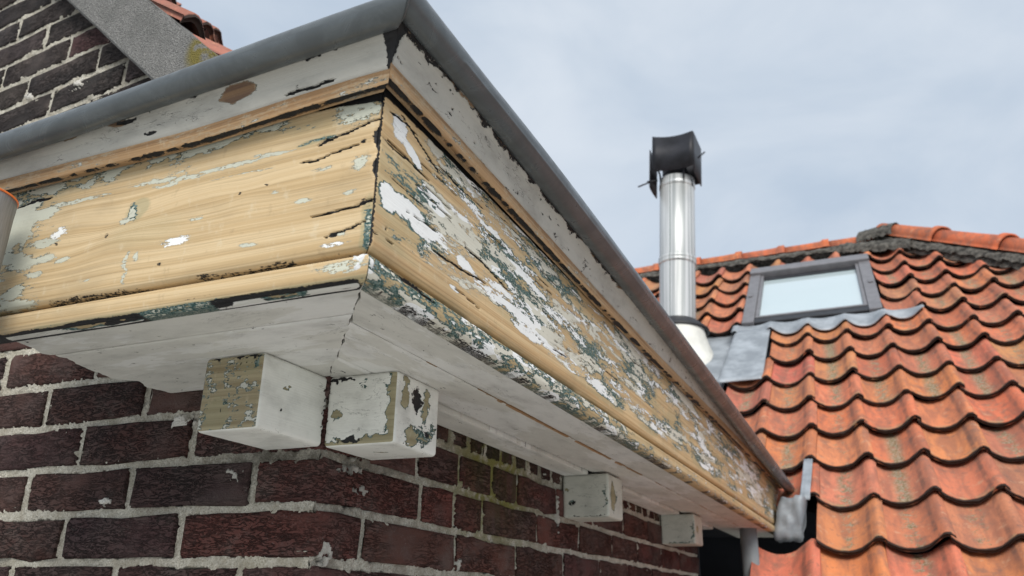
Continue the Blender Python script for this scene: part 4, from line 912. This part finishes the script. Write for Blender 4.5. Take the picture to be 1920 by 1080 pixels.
# ================================================================== gutter (rolled zinc edge and trough)
gut = empty("zinc_gutter", (0, 0, .4), "dark grey zinc gutter with rolled edge along the cornice top", "gutter")
def roll(name, side, r, centre, s0, s1, seed, n=420, K=64, label=None):
    ss = spacing(0, 1, .0016, .002) if side == 'R' else np.linspace(0, 1, 260); S = s0 + (s1 - s0) * ss; V = []; UVs = []
    an = np.arange(K) / K * 2 * np.pi
    ctr = np.array([centre(s) for s in S]); # (d,z)
    dent = (fbm(S[:, None] * 5, np.cos(an)[None] * .8 + 3, 2, seed) - .5) * .0012; r = np.array([(rR if side == 'R' else rL)(q) for q in S])[:, None]
    rr = r * (1 + 0 * dent) + dent; rr = rr + (.0011 * np.exp(-((an[None] - 5.80) / .07) ** 2) * (S[:, None] > -.2) if side == 'R' else 0)
    D = ctr[:, 0:1] + np.cos(an)[None] * rr; Z = ctr[:, 1:2] + np.sin(an)[None] * rr
    # mitre: shift start of every strand to the corner plane
    dref = DL if side == 'L' else DRr; sh = ((DRr + (D - dref)) if side == 'L' else (-DL - (D - dref)))
    Sg = np.repeat(S[:, None], K, 1); k0 = (1 - ss)[:, None] ** 1; Sg = Sg + (sh - s0) * k0
    P3 = np.stack([Sg, -D, Z], -1) if side == 'L' else np.stack([D, Sg, Z], -1)
    uv = np.stack([Sg, np.repeat((an * .02)[None], len(S), 0)], -1)
    me = mesh_np(name, P3.reshape(-1, 3), gridf(len(S), K, True), uv.reshape(-1, 2)); o = link(name, me, M_ZINC, gut, label); return o
sagR = lambda s: .34 + 0
def cR(s): return (DRr + .0425, float(np.interp(s, [-.35, -.1, .2, .67, 1.35, 2.2, 2.7], [.4115, .4110, .4065, .3950, .376, .349, .335])))
def cL(s): return (DL + .0400, float(np.interp(s, [-.45, -.15, .05, .2, .32], [.366, .3785, .390, .398, .404])))
def rR(s): return .0155 + .0035 * float(sst(-.25, .15, s))
def rL(s): return .0155 - .0015 * float(sst(.2, -.1, s))
roll("gutter_roll", 'R', .0165, cR, -DL - .04, 2.72, 3, label="gutter length running away along the right side")
roll("gutter_roll", 'L', .0150, cL, DRr + .04, -.42, 5, label="gutter length along the gable side")
def trough(side, s0, s1, cf, K=6):
    ss = np.linspace(0, 1, 60); V = []
    for t in ss:
        s = s0 + (s1 - s0) * t; d, z = cf(s)
        for (dd, zz) in ((d, z + .012), (d - .03, z + .004), (d - .06, z - .012), (.12, z - .012), (.03, z - .006), (.012, z + .02)):
            V.append((s, -dd, zz) if side == 'L' else (dd, s, zz))
    o = link("trough", mesh_np("trough", V, gridf(60, K), np.array([(v[0] + v[1], v[2]) for v in V])), M_ZINC, gut); m_ = o.modifiers.new("t", 'SOLIDIFY'); m_.thickness = .001
trough('R', -.24, 2.5, cR); trough('L', .2, -.42, cL)
# solder seam at the mitre
tube("solder_seam", [(DRr + .0415 + .0172 * math.cos(a), -DL - .0395 - .0172 * math.cos(a), .4095 + .0172 * math.sin(a)) for a in np.linspace(-2.6, 1.2, 22)], [.0013 + .0007 * random.random() for _ in range(22)], M_ZINC, gut, 8)
# lead wrapped gutter end against the tiles
bm = bmesh.new(); bmesh.ops.create_icosphere(bm, subdivisions=4, radius=1)
for v in bm.verts:
    c = v.co; k = 1 + .25 * float(fbm(np.array([c.x * 2.2 + 5 + c.y]), np.array([c.z * 2.4]), 4, 19)[0] - .5) * 2
    e_ = 9; q = (abs(c.x) ** e_ + abs(c.y) ** e_ + abs(c.z) ** e_) ** (1 / e_); c = c / q * .92
    v.co = Vector((.288 + c.x * .052 * k + c.z * .016, 2.44 + c.y * .06 * k, .208 + c.z * .087 * k))
me = bpy.data.meshes.new("lead_stop_end"); bm.to_mesh(me); bm.free()
for p in me.polygons: p.use_smooth = True
tag(link("lead_stop_end", me, lead_m()), "crumpled grey lead wrap closing the cornice end against the tiles", "flashing")

# downpipe at the left edge of the frame
dp = empty("downpipe", (-.241, -.332, -2.6), "grey zinc downpipe with orange rubber ring at the left edge", "pipe")
lathe("pipe", [(.0385, .297), (.0405, .297), (.0405, .29), (.0400, .28), (.0400, -2.9), (.037, -2.9), (.037, .297)], M_PIPE, dp, base=(-.241, -.332, 0))
lathe("rubber_ring", [(.0370, .2975), (.0370, .2990), (.0395, .2998), (.0414, .2990), (.0414, .2978), (.0405, .2972)], M_ORANGE, dp, base=(-.241, -.332, 0))
# gap beyond the wall with its pipes, boxed in and coloured black for shade
rear = boxes("gap_shade_wall", [(-.9, -.75, 2.16, 4.2, -2.6, .36), (-.745, .6, 2.95, 3.05, -2.6, .45), (-.9, .20, 2.165, 2.94, .185, .2), (-.745, .0, 2.165, 2.18, -2.6, .15)], M_DARK, None, 0)
tag(rear, "dark unlit wall in the gap between brick wall and tiled roof", "wall")  # added near-black wall standing in for the shade of the gap
vp = empty("vent_pipe", (.165, 2.22, -.2), "short grey plastic pipe hanging in the dark gap under the soffit", "pipe")
lathe("pipe", [(.029, .0), (.029, .34), (.025, .34), (.025, .0), (.029, .0)], M_GREYPIPE, vp, base=(.165, 2.22, -.165), n=32)
lathe("collar", [(.030, .002), (.033, .003), (.033, .03), (.030, .032)], M_GREYPIPE, vp, base=(.165, 2.22, -.165), n=32)
post = boxes("grey_post", [(.205, .245, 2.24, 2.28, -2.6, -.03)], simple("grey_blur", (.10, .11, .13), .2, 8), None, .004)
tag(post, "dim bluish grey post at the left edge of the lower tiles", "post")

# ================================================================== verge tiles on the gable coping
gr = empty("gable_roof", OU + dU * .0 + Vector((0, 0, 1.1)), "weathered pink clay tiles lying on top of the sloping coping", "roof")
sU = (dU * -.74 + Vector((0, 0, .672))).normalized(); acr = -nU; nrm = acr.cross(sU).normalized()
if nrm.z < 0: nrm = -nrm
for i in range(6):
    for j in range(3):
        base = OU + dU * (.36 - .74 * .31 * i) + Vector((0, 0, lowp(.36)[1] + thick - .078 + .672 * .31 * i)) + nU * (-.028 - .2 * j - .17)
        M = Matrix(((acr.x * -1, sU.x, nrm.x, base.x), (acr.y * -1, sU.y, nrm.y, base.y), (acr.z * -1, sU.z, nrm.z, base.z), (0, 0, 0, 1)))
        o = bpy.data.objects.new("roof_tile", TM[(i + j) % 6]); COL.objects.link(o); o.matrix_world = M @ Matrix.Translation((0, 0, .03)); o.color = (.36, .15, .11, 1)
        o.parent = gr; o.matrix_parent_inverse = Matrix.Translation(-gr.location)
